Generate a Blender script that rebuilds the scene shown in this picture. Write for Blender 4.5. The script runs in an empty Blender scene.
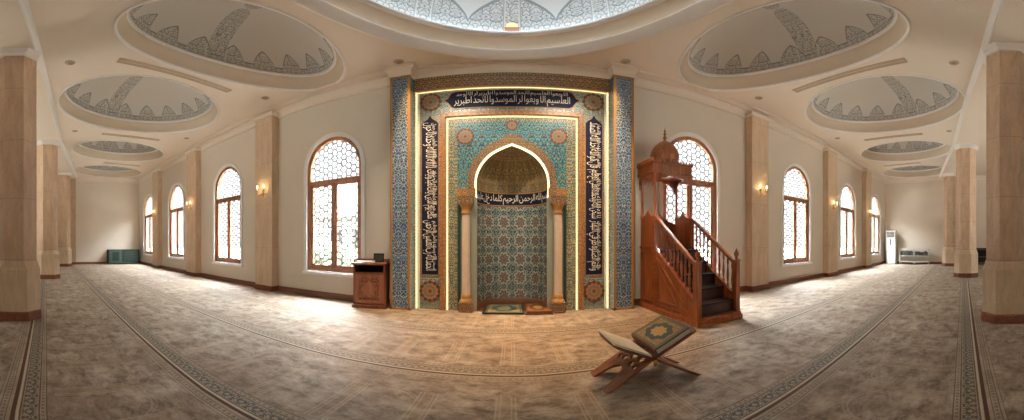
import bpy, bmesh, math, random
from mathutils import Vector, Matrix
from math import sin, cos, pi, atan2, sqrt
random.seed(7)
C = bpy.context.scene.collection
SKY_LOW, SKY_HIGH = 1.5, 96.0
ZC = 5.70            # ceiling height
YW = 6.48            # prayer wall, at the niche
def wy(u): return YW + .033*max(abs(u)-2.6, 0)     # the two wings splay out a little

# ------------------------------------------------------------------ materials
class NT:
    def __init__(s, name):
        s.m = bpy.data.materials.new(name); s.m.use_nodes = True
        s.t = s.m.node_tree; s.t.nodes.clear()
        s.out = s.t.nodes.new('ShaderNodeOutputMaterial')
    def n(s, ty, **kw):
        nd = s.t.nodes.new(ty)
        for k, v in kw.items(): setattr(nd, k, v)
        return nd
    def put(s, sock, v):
        if isinstance(v, bpy.types.NodeSocket): s.t.links.new(v, sock)
        elif v is not None:
            if hasattr(sock.default_value, '__len__') and isinstance(v, (tuple, list)) and len(v) == 3 and len(sock.default_value) == 4: v = (*v, 1)
            sock.default_value = v
    def M(s, op, a, b=None, c=None):
        nd = s.n('ShaderNodeMath', operation=op)
        for i, v in enumerate((a, b, c)): s.put(nd.inputs[i], v)
        return nd.outputs[0]
    def mix(s, f, a, b):
        nd = s.n('ShaderNodeMix', data_type='RGBA')
        s.put(nd.inputs[0], f); s.put(nd.inputs[6], a); s.put(nd.inputs[7], b)
        return nd.outputs[2]
    def obj(s): return s.n('ShaderNodeTexCoord').outputs['Object']
    def uv(s): return s.n('ShaderNodeTexCoord').outputs['UV']
    def sep(s, v):
        nd = s.n('ShaderNodeSeparateXYZ'); s.put(nd.inputs[0], v); return nd.outputs
    def vec(s, x, y, z=0.0):
        nd = s.n('ShaderNodeCombineXYZ')
        for i, v in enumerate((x, y, z)): s.put(nd.inputs[i], v)
        return nd.outputs[0]
    def noise(s, v, sc, det=4, rough=.55, dist=0):
        nd = s.n('ShaderNodeTexNoise'); s.put(nd.inputs['Vector'], v)
        nd.inputs['Scale'].default_value = sc; nd.inputs['Detail'].default_value = det
        nd.inputs['Roughness'].default_value = rough; nd.inputs['Distortion'].default_value = dist
        return nd.outputs['Fac']
    def vor(s, v, sc, feat='F1', rnd=1.0, dim='2D'):
        nd = s.n('ShaderNodeTexVoronoi', feature=feat, voronoi_dimensions=dim); s.put(nd.inputs['Vector'], v)
        nd.inputs['Scale'].default_value = sc; nd.inputs['Randomness'].default_value = rnd
        return nd.outputs['Distance']
    def lt(s, a, b): return s.M('LESS_THAN', a, b)
    def gt(s, a, b): return s.M('GREATER_THAN', a, b)
    def ramp(s, f, lo, hi):
        nd = s.n('ShaderNodeMapRange'); s.put(nd.inputs[0], f); nd.inputs[1].default_value = lo; nd.inputs[2].default_value = hi
        return nd.outputs[0]
    def line(s, v, c, w): return s.M('COMPARE', v, c, w)
    def AND(s, *a):
        r = a[0]
        for b in a[1:]: r = s.M('MULTIPLY', r, b)
        return r
    def OR(s, *a):
        r = a[0]
        for b in a[1:]: r = s.M('MAXIMUM', r, b)
        return r
    def band(s, v, a, b): return s.line(v, (a+b)/2, (b-a)/2)
    def pbr(s, col, rough=.6, metal=0, bump=None, bs=.3, coat=0, spec=.5):
        p = s.n('ShaderNodeBsdfPrincipled')
        s.put(p.inputs['Base Color'], col); s.put(p.inputs['Roughness'], rough); s.put(p.inputs['Metallic'], metal)
        p.inputs['Coat Weight'].default_value = coat; p.inputs['Coat Roughness'].default_value = .15
        p.inputs['Specular IOR Level'].default_value = spec
        if bump is not None:
            b = s.n('ShaderNodeBump'); s.put(b.inputs['Height'], bump); b.inputs['Strength'].default_value = bs; b.inputs['Distance'].default_value = .02
            s.t.links.new(b.outputs[0], p.inputs['Normal'])
        s.t.links.new(p.outputs[0], s.out.inputs[0]); return s.m
    def arab(s, v, sc):                       # mirrored vine work: masks of vines, leaves and flowers
        x, y, _ = s.sep(v)
        mx = s.M('PINGPONG', s.M('MULTIPLY', x, sc), 1.7); my = s.M('MULTIPLY', y, sc)
        w = s.M('MULTIPLY', s.M('SINE', s.M('MULTIPLY', my, 2.1)), .35)
        w2 = s.M('MULTIPLY', s.M('SINE', s.M('MULTIPLY', mx, 2.6)), .35)
        p = s.vec(s.M('ADD', mx, w), s.M('ADD', my, w2))
        vine = s.lt(s.vor(p, 1.0, 'DISTANCE_TO_EDGE', .9), .075)
        leaf = s.lt(s.vor(p, 1.9, 'F1', .8), .30)
        flower = s.lt(s.vor(p, .8, 'F1', .5), .25)
        return vine, leaf, flower

def srgb(r, g, b):
    f = lambda c: ((c/255+.055)/1.055)**2.4 if c > 10 else c/255/12.92
    return (f(r), f(g), f(b))
MAT = {}
def plain(name, col, rough=.6, metal=0, var=.06, nsc=6, coat=0, spec=.5):
    t = NT(name); f = t.noise(t.obj(), nsc)
    c2 = tuple(max(0, x*(1-var*2.5)) for x in col); c3 = tuple(min(1, x*(1+var)) for x in col)
    MAT[name] = t.pbr(t.mix(f, c2, c3), rough, metal, f, .06, coat, spec)
def emit(name, col, st):
    t = NT(name); e = t.n('ShaderNodeEmission'); t.put(e.inputs[0], col); e.inputs[1].default_value = st
    t.t.links.new(e.outputs[0], t.out.inputs[0]); MAT[name] = t.m

plain('wall_plaster', srgb(220, 211, 197), .85, var=.02, nsc=2)
plain('ceiling_plaster', srgb(232, 222, 208), .85, var=.02, nsc=1.5)
plain('moulding_plaster', srgb(240, 239, 237), .7, var=.02)
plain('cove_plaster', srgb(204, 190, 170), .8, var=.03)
plain('backing', srgb(150, 140, 125), .9)
plain('white_metal', srgb(215, 213, 205), .4, var=.02)
plain('white_plastic', srgb(222, 220, 214), .35, var=.01)
plain('dark_grille', srgb(70, 72, 70), .6)
plain('vent_metal', srgb(186, 168, 142), .6)
plain('brass', srgb(190, 150, 80), .3, .9, var=.05)
plain('candle', srgb(235, 225, 200), .5)
plain('paper', srgb(218, 210, 192), .8, var=.08, nsc=14)
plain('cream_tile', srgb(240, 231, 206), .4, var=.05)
plain('gold_tile', srgb(176, 128, 70), .35, var=.15, nsc=20)
plain('navy_tile', srgb(24, 28, 58), .6, var=.2, nsc=12, spec=.2)
plain('teal_edge', srgb(36, 72, 74), .4, var=.2, nsc=14)
plain('brown_skirting', srgb(112, 66, 40), .5, var=.12)
plain('column_marble', srgb(206, 182, 160), .3, var=.08, nsc=9, coat=.3)
plain('dark_glass', srgb(22, 26, 28), .15)
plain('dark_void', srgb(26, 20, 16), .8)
plain('green_cover', srgb(10, 36, 28), .6, var=.3, nsc=4)
plain('dark_green_cover', srgb(8, 26, 24), .6, var=.3, nsc=4)
plain('grey_green', srgb(70, 80, 68), .7, var=.3, nsc=5)
plain('pale_frame', srgb(54, 76, 66), .5)
plain('ground_stone', srgb(112, 110, 104), .9)
plain('house_wall', srgb(120, 118, 114), .9)
plain('house_roof', srgb(84, 82, 80), .9)
plain('step_wood', srgb(74, 40, 24), .5, var=.2)
plain('tread_carpet', srgb(46, 30, 22), .9, var=.15, nsc=30)
emit('warm_led', (1, .74, .36), 1.25)
emit('cool_led', (.86, .94, 1), 7.0)
emit('arch_led', (1, .74, .38), 2.4)
emit('warm_bulb', (1, .74, .38), 4.0)
emit('amber_glow', (1, .74, .40), 1.0)

def wood(name, dark, light, rough=.4, sc=1.0, axis='Z', coat=.15):
    t = NT(name); x, y, z = t.sep(t.obj())
    st = {'Z': (9, 9, .9), 'Y': (9, .9, 9), 'X': (.9, 9, 9)}[axis]
    v = t.vec(t.M('MULTIPLY', x, st[0]*sc), t.M('MULTIPLY', y, st[1]*sc), t.M('MULTIPLY', z, st[2]*sc))
    f = t.noise(v, 1.6, 6, .65, .6)
    MAT[name] = t.pbr(t.mix(t.ramp(f, .28, .72), dark, light), rough, 0, f, .12, coat)
wood('window_wood', srgb(132, 82, 56), srgb(186, 128, 92), .4)
wood('minbar_wood', srgb(112, 54, 26), srgb(186, 108, 58), .32, coat=.3)
wood('minbar_rail_wood', srgb(108, 52, 26), srgb(180, 104, 58), .32, axis='Y', coat=.3)
wood('cabinet_wood', srgb(92, 50, 34), srgb(150, 90, 62), .4)
wood('cabinet_panel_wood', srgb(128, 74, 50), srgb(180, 114, 80), .45)
wood('stand_wood', srgb(84, 46, 32), srgb(146, 90, 62), .4, axis='X')
wood('base_wood', srgb(96, 52, 32), srgb(140, 82, 54), .45, axis='X')

def carved(name, base, dark, sc, rough=.45):     # carved vine relief in wood
    t = NT(name); x, y, z = t.sep(t.obj())
    v = t.vec(t.M('ADD', x, t.M('MULTIPLY', y, .7)), z)
    vi, le, fl = t.arab(v, sc); h = t.OR(vi, le)
    MAT[name] = t.pbr(t.mix(h, dark, base), rough, 0, h, .5)
carved('carved_panel', srgb(164, 102, 70), srgb(98, 54, 38), 15)

def stone(name, a, b, c, joint):
    t = NT(name); x, y, z = t.sep(t.obj())
    v = t.vec(t.M('MULTIPLY', x, 3), t.M('MULTIPLY', y, 3), t.M('MULTIPLY', z, .8))
    f = t.noise(v, 2.2, 7, .6, .8); g = t.noise(t.obj(), 26, 3)
    col = t.mix(t.ramp(f, .3, .7), a, b); col = t.mix(t.M('MULTIPLY', t.ramp(g, .5, .75), .35), col, c)
    j = t.lt(t.M('ABSOLUTE', t.M('SUBTRACT', t.M('FRACT', t.M('DIVIDE', z, joint)), .5)), .5-.004/joint)
    MAT[name] = t.pbr(t.mix(j, tuple(k*.72 for k in a), col), .45, 0, f, .05)
stone('column_stone', srgb(182, 154, 128), srgb(208, 182, 156), srgb(160, 132, 106), 1.15)
stone('plinth_stone', srgb(190, 168, 140), srgb(212, 192, 164), srgb(170, 146, 118), 5.0)
stone('pilaster_stone', srgb(196, 168, 140), srgb(218, 194, 166), srgb(180, 150, 122), 1.3)

def mosaic(name, base, base2, leafc, vinec, flowc, sc, rough=.35, uv=False, coat=.2):
    t = NT(name)
    if uv: v = t.uv()
    else:
        x, y, z = t.sep(t.obj()); v = t.vec(t.M('ADD', x, y), z)
    vi, le, fl = t.arab(v, sc)
    sp = t.gt(t.noise(v, sc*6, 2), .6)
    col = t.mix(t.ramp(t.noise(v, sc*.5), .35, .65), base, base2)
    col = t.mix(t.M('MULTIPLY', sp, .6), col, vinec)
    col = t.mix(le, col, leafc); col = t.mix(fl, col, flowc); col = t.mix(vi, col, vinec)
    MAT[name] = t.pbr(col, rough, 0, vi, .08, coat)
mosaic('field_mosaic', srgb(80, 138, 146), srgb(104, 150, 146), srgb(30, 44, 70), srgb(190, 178, 142), srgb(158, 122, 76), 17)
mosaic('pilaster_mosaic', srgb(36, 74, 126), srgb(48, 98, 142), srgb(18, 26, 66), srgb(178, 182, 172), srgb(70, 128, 158), 14)
mosaic('border_mosaic', srgb(64, 44, 34), srgb(96, 64, 40), srgb(34, 30, 40), srgb(196, 162, 108), srgb(140, 94, 52), 17)
mosaic('copper_border', srgb(150, 98, 56), srgb(168, 116, 66), srgb(110, 66, 38), srgb(188, 142, 88), srgb(96, 62, 42), 26)
mosaic('spandrel_mosaic', srgb(76, 146, 158), srgb(100, 166, 168), srgb(20, 34, 56), srgb(44, 72, 88), srgb(140, 130, 88), 13)
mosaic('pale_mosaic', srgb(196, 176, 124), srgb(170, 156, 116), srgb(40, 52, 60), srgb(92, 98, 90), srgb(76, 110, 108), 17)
mosaic('arch_mosaic', srgb(116, 78, 48), srgb(138, 96, 58), srgb(58, 44, 46), srgb(176, 138, 88), srgb(70, 78, 82), 20)
mosaic('capital_mosaic', srgb(76, 62, 54), srgb(110, 82, 58), srgb(40, 40, 50), srgb(170, 134, 88), srgb(120, 84, 50), 20)

def star_tile(name, px, py, ground, ground2, c1, c2, c3, rough=.22):     # eight-petalled flowers in a grid, vines between
    t = NT(name); u, v, _ = t.sep(t.uv())
    fx = t.M('SUBTRACT', t.M('FRACT', t.M('DIVIDE', u, px)), .5); fy = t.M('SUBTRACT', t.M('FRACT', t.M('DIVIDE', v, py)), .5)
    r = t.M('SQRT', t.M('ADD', t.M('MULTIPLY', fx, fx), t.M('MULTIPLY', fy, fy))); a = t.M('ARCTAN2', fy, fx)
    pet = t.M('MULTIPLY', t.M('COSINE', t.M('MULTIPLY', a, 8.0)), .05)
    k = t.M('ADD', r, pet)
    vi, le, fl = t.arab(t.uv(), 17)
    col = t.mix(t.noise(t.uv(), 3), ground, ground2)
    col = t.mix(t.AND(le, t.gt(k, .3)), col, c3); col = t.mix(t.M('MULTIPLY', vi, .8), col, c1)
    col = t.mix(t.line(k, .33, .035), col, c1); col = t.mix(t.line(k, .2, .04), col, c2); col = t.mix(t.lt(k, .07), col, c2)
    dm = t.M('ADD', t.M('ABSOLUTE', fx), t.M('ABSOLUTE', fy))
    col = t.mix(t.line(dm, .66, .02), col, c1)
    MAT[name] = t.pbr(col, rough, 0, vi, .05, .35)
star_tile('niche_tile', .393, .43, srgb(44, 78, 94), srgb(70, 104, 110), srgb(168, 166, 144), srgb(120, 84, 72), srgb(22, 32, 54))
star_tile('half_dome_tile', .262, .3, srgb(176, 142, 82), srgb(188, 152, 90), srgb(70, 82, 78), srgb(36, 50, 58), srgb(46, 56, 56), .35)

def rosette_mat(name, a, b, c):
    t = NT(name); u, v, _ = t.sep(t.uv())
    r = t.M('SQRT', t.M('ADD', t.M('MULTIPLY', u, u), t.M('MULTIPLY', v, v))); an = t.M('ARCTAN2', v, u)
    k = t.M('ADD', r, t.M('MULTIPLY', t.M('COSINE', t.M('MULTIPLY', an, 12.0)), .07))
    col = t.mix(t.lt(k, .78), b, a); col = t.mix(t.lt(k, .55), col, c); col = t.mix(t.lt(k, .36), col, a); col = t.mix(t.lt(k, .17), col, b)
    MAT[name] = t.pbr(col, .35)
rosette_mat('rosette_tile', srgb(168, 112, 62), srgb(96, 70, 56), srgb(84, 118, 118))

def dome_paint(name, base, pat, nrib, nleaf, rw=.032, lh=.24, sc=9, ph=0.0, dip=False):
    t = NT(name); u, v, _ = t.sep(t.uv()); u = t.M('ADD', u, ph) if ph else u
    ru = t.M('ABSOLUTE', t.M('SUBTRACT', t.M('FRACT', t.M('ADD', t.M('MULTIPLY', u, nrib), .25 if dip else .5)), .5))
    if not dip: ru = t.M('MULTIPLY', ru, t.M('MAXIMUM', t.M('COSINE', t.M('MULTIPLY', v, 1.5)), .12))
    rib = t.AND(t.lt(ru, rw), t.gt(v, .02)); edge = t.AND(t.line(ru, rw+.022, .007), t.gt(v, .02))
    lu = t.M('MULTIPLY', t.M('ABSOLUTE', t.M('SUBTRACT', t.M('FRACT', t.M('MULTIPLY', u, nleaf)), .5)), 2.0)   # 0 at the middle of a leaf
    if dip: lu = t.M('MULTIPLY', ru, 2.0)
    lx = t.M('MINIMUM', t.M('MULTIPLY', lu, 1.0 if dip else 1.45), 1.0)
    env = t.M('ADD', .11, t.M('MULTIPLY', t.M('POWER', t.M('SUBTRACT', 1.0, t.M('POWER', lx, 1.3)), .6), lh-.11))
    inl = t.lt(v, env); rim = t.line(t.M('SUBTRACT', v, env), 0.0, .012)
    # band along the foot of the dome
    w = t.M('MULTIPLY', v, 4.2); p = t.vec(t.M('MULTIPLY', u, 40.0), t.M('MULTIPLY', w, 2.2))
    vi, le, fl = t.arab(p, sc*.22)
    fil = t.OR(vi, t.M('MULTIPLY', le, .55))
    area = t.OR(rib, inl)
    k = t.M('MULTIPLY', t.AND(area, t.M('SUBTRACT', 1.0, t.AND(t.lt(ru, rw+.03 if dip else rw+.004), t.gt(ru, rw)))), t.M('ADD', .08, t.M('MULTIPLY', fil, .80)))
    k = t.OR(k, t.M('MULTIPLY', rim, .85), t.M('MULTIPLY', edge, .6) if dip else 0.0)
    MAT[name] = t.pbr(t.mix(k, base, pat), .8)
dome_paint('dome_paint', srgb(206, 203, 196), srgb(116, 118, 118), 2, 16, .034, .36, 11)
dome_paint('great_dome_paint', srgb(228, 231, 231), srgb(128, 142, 150), 9, 9, .075, .34, 15, 0, True)

def carpet_mat():
    t = NT('carpet'); P = t.obj(); x, y, z = t.sep(P)
    v = t.M('SUBTRACT', y, t.M('ADD', t.M('MULTIPLY', t.M('MAXIMUM', t.M('SUBTRACT', t.M('MULTIPLY', x, -1.0), 2.4), 0.0), .045), t.M('MULTIPLY', t.M('MAXIMUM', t.M('SUBTRACT', x, .3), 0.0), .092)))
    s = t.M('MULTIPLY', t.M('FRACT', t.M('DIVIDE', t.M('ADD', v, .157+.40), 1.657)), 1.657); s = t.M('SUBTRACT', s, .40)      # 0 at the dark line of a row
    n1 = t.noise(t.vec(t.M('MULTIPLY', x, .85), t.M('MULTIPLY', y, 1.25)), 3.9, 14, .78, .2)
    n2 = t.noise(P, .9, 3, .6); n3 = t.noise(P, 60, 2)
    col = t.mix(t.ramp(n1, .38, .62), srgb(100, 86, 74), srgb(184, 170, 154))
    col = t.mix(t.M('MULTIPLY', t.ramp(n2, .40, .65), .5), col, srgb(116, 96, 80))
    cream, dark, slate = srgb(190, 178, 160), srgb(72, 60, 52), srgb(84, 83, 80)
    # niche outlines of each row
    cx = t.M('ABSOLUTE', t.M('SUBTRACT', t.M('FRACT', t.M('DIVIDE', t.M('ADD', x, 0.05), .68)), .5)); cx = t.M('MULTIPLY', t.M('SUBTRACT', .5, cx), .68)
    body = t.AND(t.gt(s, .34), t.lt(s, 1.16))
    col = t.mix(t.M('MULTIPLY', t.AND(body, t.lt(cx, .075)), .25), col, srgb(158, 136, 112))
    col = t.mix(t.M('MULTIPLY', t.AND(body, t.OR(t.line(cx, .045, .006), t.line(cx, .08, .008))), .36), col, cream)
    arch = t.M('ADD', t.M('SUBTRACT', 1.14, t.M('MULTIPLY', t.M('POWER', t.M('DIVIDE', t.M('SUBTRACT', .34, cx), .34), 2.0), .26)), 0.0)
    ar = t.AND(t.gt(s, .8), t.gt(cx, .08))
    col = t.mix(t.M('MULTIPLY', t.AND(ar, t.OR(t.line(t.M('SUBTRACT', s, arch), 0.0, .010), t.line(t.M('SUBTRACT', s, arch), .045, .006))), .28), col, cream)
    # row border
    fx = t.M('MULTIPLY', x, 1.0); vi, le, fl = t.arab(t.vec(fx, s), 17)
    wide = t.lt(v, 2.4)
    bcol = t.mix(wide, srgb(112, 98, 86), slate)
    bnd = t.band(s, .07, .19)
    zone = t.band(s, -.15, .27)
    col = t.mix(t.M('MULTIPLY', zone, .45), col, srgb(166, 152, 134))
    col = t.mix(bnd, col, srgb(152, 140, 124))
    col = t.mix(t.AND(bnd, t.OR(le, fl)), col, bcol); col = t.mix(t.AND(bnd, vi), col, bcol)
    dots = t.AND(t.OR(t.line(s, .235, .012), t.line(s, -.085, .014)), t.gt(t.M('FRACT', t.M('MULTIPLY', x, 16.0)), .45))
    col = t.mix(t.M('MULTIPLY', dots, .6), col, bcol)
    for c_, w_, k_ in ((.055, .007, .8), (.205, .007, .8), (.265, .006, .7), (-.055, .005, .6), (-.115, .005, .7), (-.15, .004, .5)):
        col = t.mix(t.M('MULTIPLY', t.line(s, c_, w_), k_), col, dark)
    col = t.mix(t.line(s, 0.0, .018), col, srgb(78, 54, 40))
    col = t.mix(t.M('MULTIPLY', t.line(s, .034, .010), .8), col, cream)
    h = t.M('ADD', t.M('MULTIPLY', n3, .6), n1)
    MAT['carpet'] = t.pbr(col, .60, 0, h, .45, spec=.2)
carpet_mat()

def lattice_mat(name, full):
    t = NT(name); x, y, z = t.sep(t.obj())
    # hexagonal honeycomb with a little hand-made wobble
    k = 6.0; wob = lambda v_, o: t.M('ADD', t.M('MULTIPLY', v_, k), t.M('MULTIPLY', t.M('SUBTRACT', t.noise(t.vec(t.M('ADD', x, o), z), 5.0, 1), .5), .55))
    px, pz = wob(z, 3.0), wob(x, 9.0)
    def cell(ox, oz):
        a = t.M('SUBTRACT', t.M('FLOORED_MODULO', t.M('SUBTRACT', px, ox), 1.0), .5); b = t.M('SUBTRACT', t.M('FLOORED_MODULO', t.M('SUBTRACT', pz, oz), 1.732), .866)
        return a, b, t.M('ADD', t.M('MULTIPLY', a, a), t.M('MULTIPLY', b, b))
    a1, b1, d1 = cell(0.0, 0.0); a2, b2, d2 = cell(.5, .866)
    def edge(a, b):
        a, b = t.M('ABSOLUTE', a), t.M('ABSOLUTE', b)
        return t.M('SUBTRACT', .5, t.M('MAXIMUM', a, t.M('ADD', t.M('MULTIPLY', a, .5), t.M('MULTIPLY', b, .866))))
    sel = t.lt(d1, d2)
    e = t.M('ADD', t.M('MULTIPLY', edge(a1, b1), sel), t.M('MULTIPLY', edge(a2, b2), t.M('SUBTRACT', 1.0, sel)))
    ln = t.OR(t.lt(e, .105), .06)
    if not full: ln = t.M('MULTIPLY', ln, t.ramp(z, 2.6, 1.2))
    tr = t.n('ShaderNodeBsdfTransparent'); tr.inputs[0].default_value = (.97, .98, .98, 1)
    tl = t.n('ShaderNodeBsdfTranslucent'); tl.inputs[0].default_value = (.042, .042, .041, 1)
    df = t.n('ShaderNodeBsdfDiffuse'); df.inputs[0].default_value = (.8, .8, .78, 1)
    m1 = t.n('ShaderNodeMixShader'); m1.inputs[0].default_value = .35
    t.t.links.new(tl.outputs[0], m1.inputs[1]); t.t.links.new(df.outputs[0], m1.inputs[2])
    m2 = t.n('ShaderNodeMixShader'); t.put(m2.inputs[0], ln)
    t.t.links.new(tr.outputs[0], m2.inputs[1]); t.t.links.new(m1.outputs[0], m2.inputs[2])
    t.t.links.new(m2.outputs[0], t.out.inputs[0]); MAT[name] = t.m
lattice_mat('lattice_glass', True); lattice_mat('clear_lattice_glass', False)

def medallion_mat(name, ground, border, ring, core):        # book cover or rug with an oval medallion, uv in -1..1
    t = NT(name); u, v, _ = t.sep(t.uv())
    r = t.M('SQRT', t.M('ADD', t.M('MULTIPLY', t.M('MULTIPLY', u, u), 1.5), t.M('MULTIPLY', t.M('MULTIPLY', v, v), 1.3))); an = t.M('ARCTAN2', v, u)
    k = t.M('ADD', r, t.M('MULTIPLY', t.M('COSINE', t.M('MULTIPLY', an, 8.0)), .05))
    vi, le, fl = t.arab(t.uv(), 7)
    col = t.mix(t.M('MULTIPLY', t.OR(vi, fl), .5), ground, border)
    m = t.M('MAXIMUM', t.M('ABSOLUTE', u), t.M('ABSOLUTE', v))
    col = t.mix(t.gt(m, .90), col, border); col = t.mix(t.line(m, .84, .025), col, border)
    col = t.mix(t.lt(k, .80), col, ring); col = t.mix(t.lt(k, .46), col, core); col = t.mix(t.AND(t.lt(k, .46), vi), col, ground)
    MAT[name] = t.pbr(col, .5)
medallion_mat('holy_book_cover', srgb(146, 120, 80), srgb(62, 66, 54), srgb(38, 70, 76), srgb(170, 136, 78))
medallion_mat('rug_pattern', srgb(160, 140, 100), srgb(46, 60, 56), srgb(40, 84, 80), srgb(140, 132, 92))
medallion_mat('box_lid_pattern', srgb(150, 98, 56), srgb(92, 54, 30), srgb(76, 48, 28), srgb(176, 140, 72))

def hedge_mat():
    t = NT('hedge_leaf'); f = t.noise(t.obj(), 9, 5)
    MAT['hedge_leaf'] = t.pbr(t.mix(f, srgb(66, 78, 58), srgb(88, 100, 76)), .8, 0, f, .6)
hedge_mat()

# ------------------------------------------------------------------ mesh builder
class MB:
    def __init__(s): s.bm = bmesh.new(); s.uvl = None
    def face(s, pts, uvs=None, smooth=False):
        vs = [s.bm.verts.new(p) for p in pts]
        try: f = s.bm.faces.new(vs)
        except ValueError: return
        f.smooth = smooth
        if uvs:
            if s.uvl is None: s.uvl = s.bm.loops.layers.uv.new('UVMap')
            for l, uv in zip(f.loops, uvs): l[s.uvl].uv = uv
    def hexa(s, p):            # eight corners: bottom loop 0-3, top loop 4-7
        vs = [s.bm.verts.new(q) for q in p]
        for a in ((3, 2, 1, 0), (4, 5, 6, 7), (0, 1, 5, 4), (1, 2, 6, 5), (2, 3, 7, 6), (3, 0, 4, 7)): s.bm.faces.new([vs[i] for i in a])
        return s
    def box(s, x0, x1, y0, y1, z0, z1, f=None):
        p = [(x0, y0, z0), (x1, y0, z0), (x1, y1, z0), (x0, y1, z0), (x0, y0, z1), (x1, y0, z1), (x1, y1, z1), (x0, y1, z1)]
        return s.hexa([f(*q) for q in p] if f else p)
    def beam(s, a, b, w, h, up=(0, 0, 1)):     # a bar from a to b
        a, b = Vector(a), Vector(b); d = (b-a).normalized(); sd = d.cross(Vector(up)); sd.normalize(); u = sd.cross(d)
        sd *= w/2; u *= h/2
        return s.hexa([a-sd-u, a+sd-u, b+sd-u, b-sd-u, a-sd+u, a+sd+u, b+sd+u, b-sd+u])
    def lathe(s, prof, c, n=24, sx=1, sy=1, a0=0, a1=2*pi, off=False, uvfun=None, smooth=True, rot=0):
        # prof (r, z); off: r is an offset added to the radii sx, sy
        full = abs(a1-a0-2*pi) < 1e-6; m = n if full else n+1
        rows = []
        for r, z in prof:
            row = []
            for i in range(m):
                a = a0+(a1-a0)*i/n
                rx, ry = (sx+r, sy+r) if off else (r*sx, r*sy)
                x, y = rx*cos(a), ry*sin(a)
                row.append(s.bm.verts.new((c[0]+x*cos(rot)-y*sin(rot), c[1]+x*sin(rot)+y*cos(rot), c[2]+z)))
            rows.append(row)
        if uvfun and s.uvl is None: s.uvl = s.bm.loops.layers.uv.new('UVMap')
        for j in range(len(prof)-1):
            for i in range(n):
                k = (i+1) % m
                f = s.bm.faces.new((rows[j][i], rows[j][k], rows[j+1][k], rows[j+1][i])); f.smooth = smooth
                if uvfun:
                    for l, (jj, ii) in zip(f.loops, ((j, i), (j, i+1), (j+1, i+1), (j+1, i))): l[s.uvl].uv = uvfun(ii/n, jj, prof[jj])
        return s
    def cap(s, prof_r, c, z, n=24, sx=1, sy=1):
        s.bm.faces.new([s.bm.verts.new((c[0]+prof_r*sx*cos(2*pi*i/n), c[1]+prof_r*sy*sin(2*pi*i/n), c[2]+z)) for i in range(n)]); return s
    def poly(s, outline, holes, depth, f, caps=True, uvf=None):
        # outline and holes in (a, b); solid of given depth; f(a, b, d) -> world
        bm = bmesh.new(); loops = [outline]+list(holes); es = []
        for lp in loops:
            vs = [bm.verts.new((a, b, 0)) for a, b in lp]
            for i in range(len(vs)): es.append(bm.edges.new((vs[i], vs[(i+1) % len(vs)])))
        bmesh.ops.triangle_fill(bm, edges=es, use_beauty=True, use_dissolve=False)
        tris = [[(v.co.x, v.co.y) for v in fc.verts] for fc in bm.faces]; bm.free()
        if uvf and s.uvl is None: s.uvl = s.bm.loops.layers.uv.new('UVMap')
        for d in (0, depth):
            cache = {}
            for tr in tris:
                vs = []
                for q in tr:
                    k = (round(q[0], 6), round(q[1], 6))
                    if k not in cache: cache[k] = s.bm.verts.new(f(q[0], q[1], d))
                    vs.append(cache[k])
                try: fc = s.bm.faces.new(vs)
                except ValueError: continue
                if uvf:
                    for l, q in zip(fc.loops, tr): l[s.uvl].uv = uvf(*q)
        for lp in loops:
            for i in range(len(lp)):
                p, q = lp[i], lp[(i+1) % len(lp)]
                s.bm.faces.new([s.bm.verts.new(f(p[0], p[1], 0)), s.bm.verts.new(f(q[0], q[1], 0)), s.bm.verts.new(f(q[0], q[1], depth)), s.bm.verts.new(f(p[0], p[1], depth))])
        return s
    def tube(s, pts, r, n=8):
        pts = [Vector(p) for p in pts]; rows = []
        for i, p in enumerate(pts):
            d = (pts[min(i+1, len(pts)-1)]-pts[max(i-1, 0)]).normalized()
            a = d.orthogonal().normalized() if i == 0 else (a-d*a.dot(d)).normalized()
            b = d.cross(a); rr = r[i] if isinstance(r, (list, tuple)) else r
            rows.append([s.bm.verts.new(p+(a*cos(2*pi*k/n)+b*sin(2*pi*k/n))*rr) for k in range(n)])
        for j in range(len(rows)-1):
            for k in range(n):
                f = s.bm.faces.new((rows[j][k], rows[j][(k+1) % n], rows[j+1][(k+1) % n], rows[j+1][k])); f.smooth = True
        s.bm.faces.new(rows[0]); s.bm.faces.new(rows[-1]); return s
    def build(s, name, mat, parent=None, bevel=0):
        bmesh.ops.remove_doubles(s.bm, verts=s.bm.verts, dist=1e-5)
        bmesh.ops.recalc_face_normals(s.bm, faces=s.bm.faces)
        if parent is not None:
            w = parent
            off = Vector((0, 0, 0))
            while w is not None: off += w.location; w = w.parent
            bmesh.ops.translate(s.bm, verts=s.bm.verts, vec=-off)
        me = bpy.data.meshes.new(name); s.bm.to_mesh(me); s.bm.free()
        me.materials.append(MAT[mat] if isinstance(mat, str) else mat)
        o = bpy.data.objects.new(name, me); C.objects.link(o)
        if parent is not None: o.parent = parent
        if bevel:
            b = o.modifiers.new('bevel', 'BEVEL'); b.width = bevel; b.segments = 2; b.limit_method = 'ANGLE'
        return o

def thing(name, label, cat, loc=(0, 0, 0), group=None, kind=None):
    o = bpy.data.objects.new(name, None); C.objects.link(o); o.location = loc; o.empty_display_size = .2
    o['label'] = label; o['category'] = cat
    if group: o['group'] = group
    if kind: o['kind'] = kind
    return o
def tag(o, label, cat, group=None, kind=None):
    o['label'] = label; o['category'] = cat
    if group: o['group'] = group
    if kind: o['kind'] = kind
    return o
def dup(root, loc, label):
    r = root.copy(); C.objects.link(r); r.location = loc; r['label'] = label
    for ch in list(root.children):
        c = ch.copy(); C.objects.link(c); c.parent = r
        for g in list(ch.children):
            d = g.copy(); C.objects.link(d); d.parent = c
    return r

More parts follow.
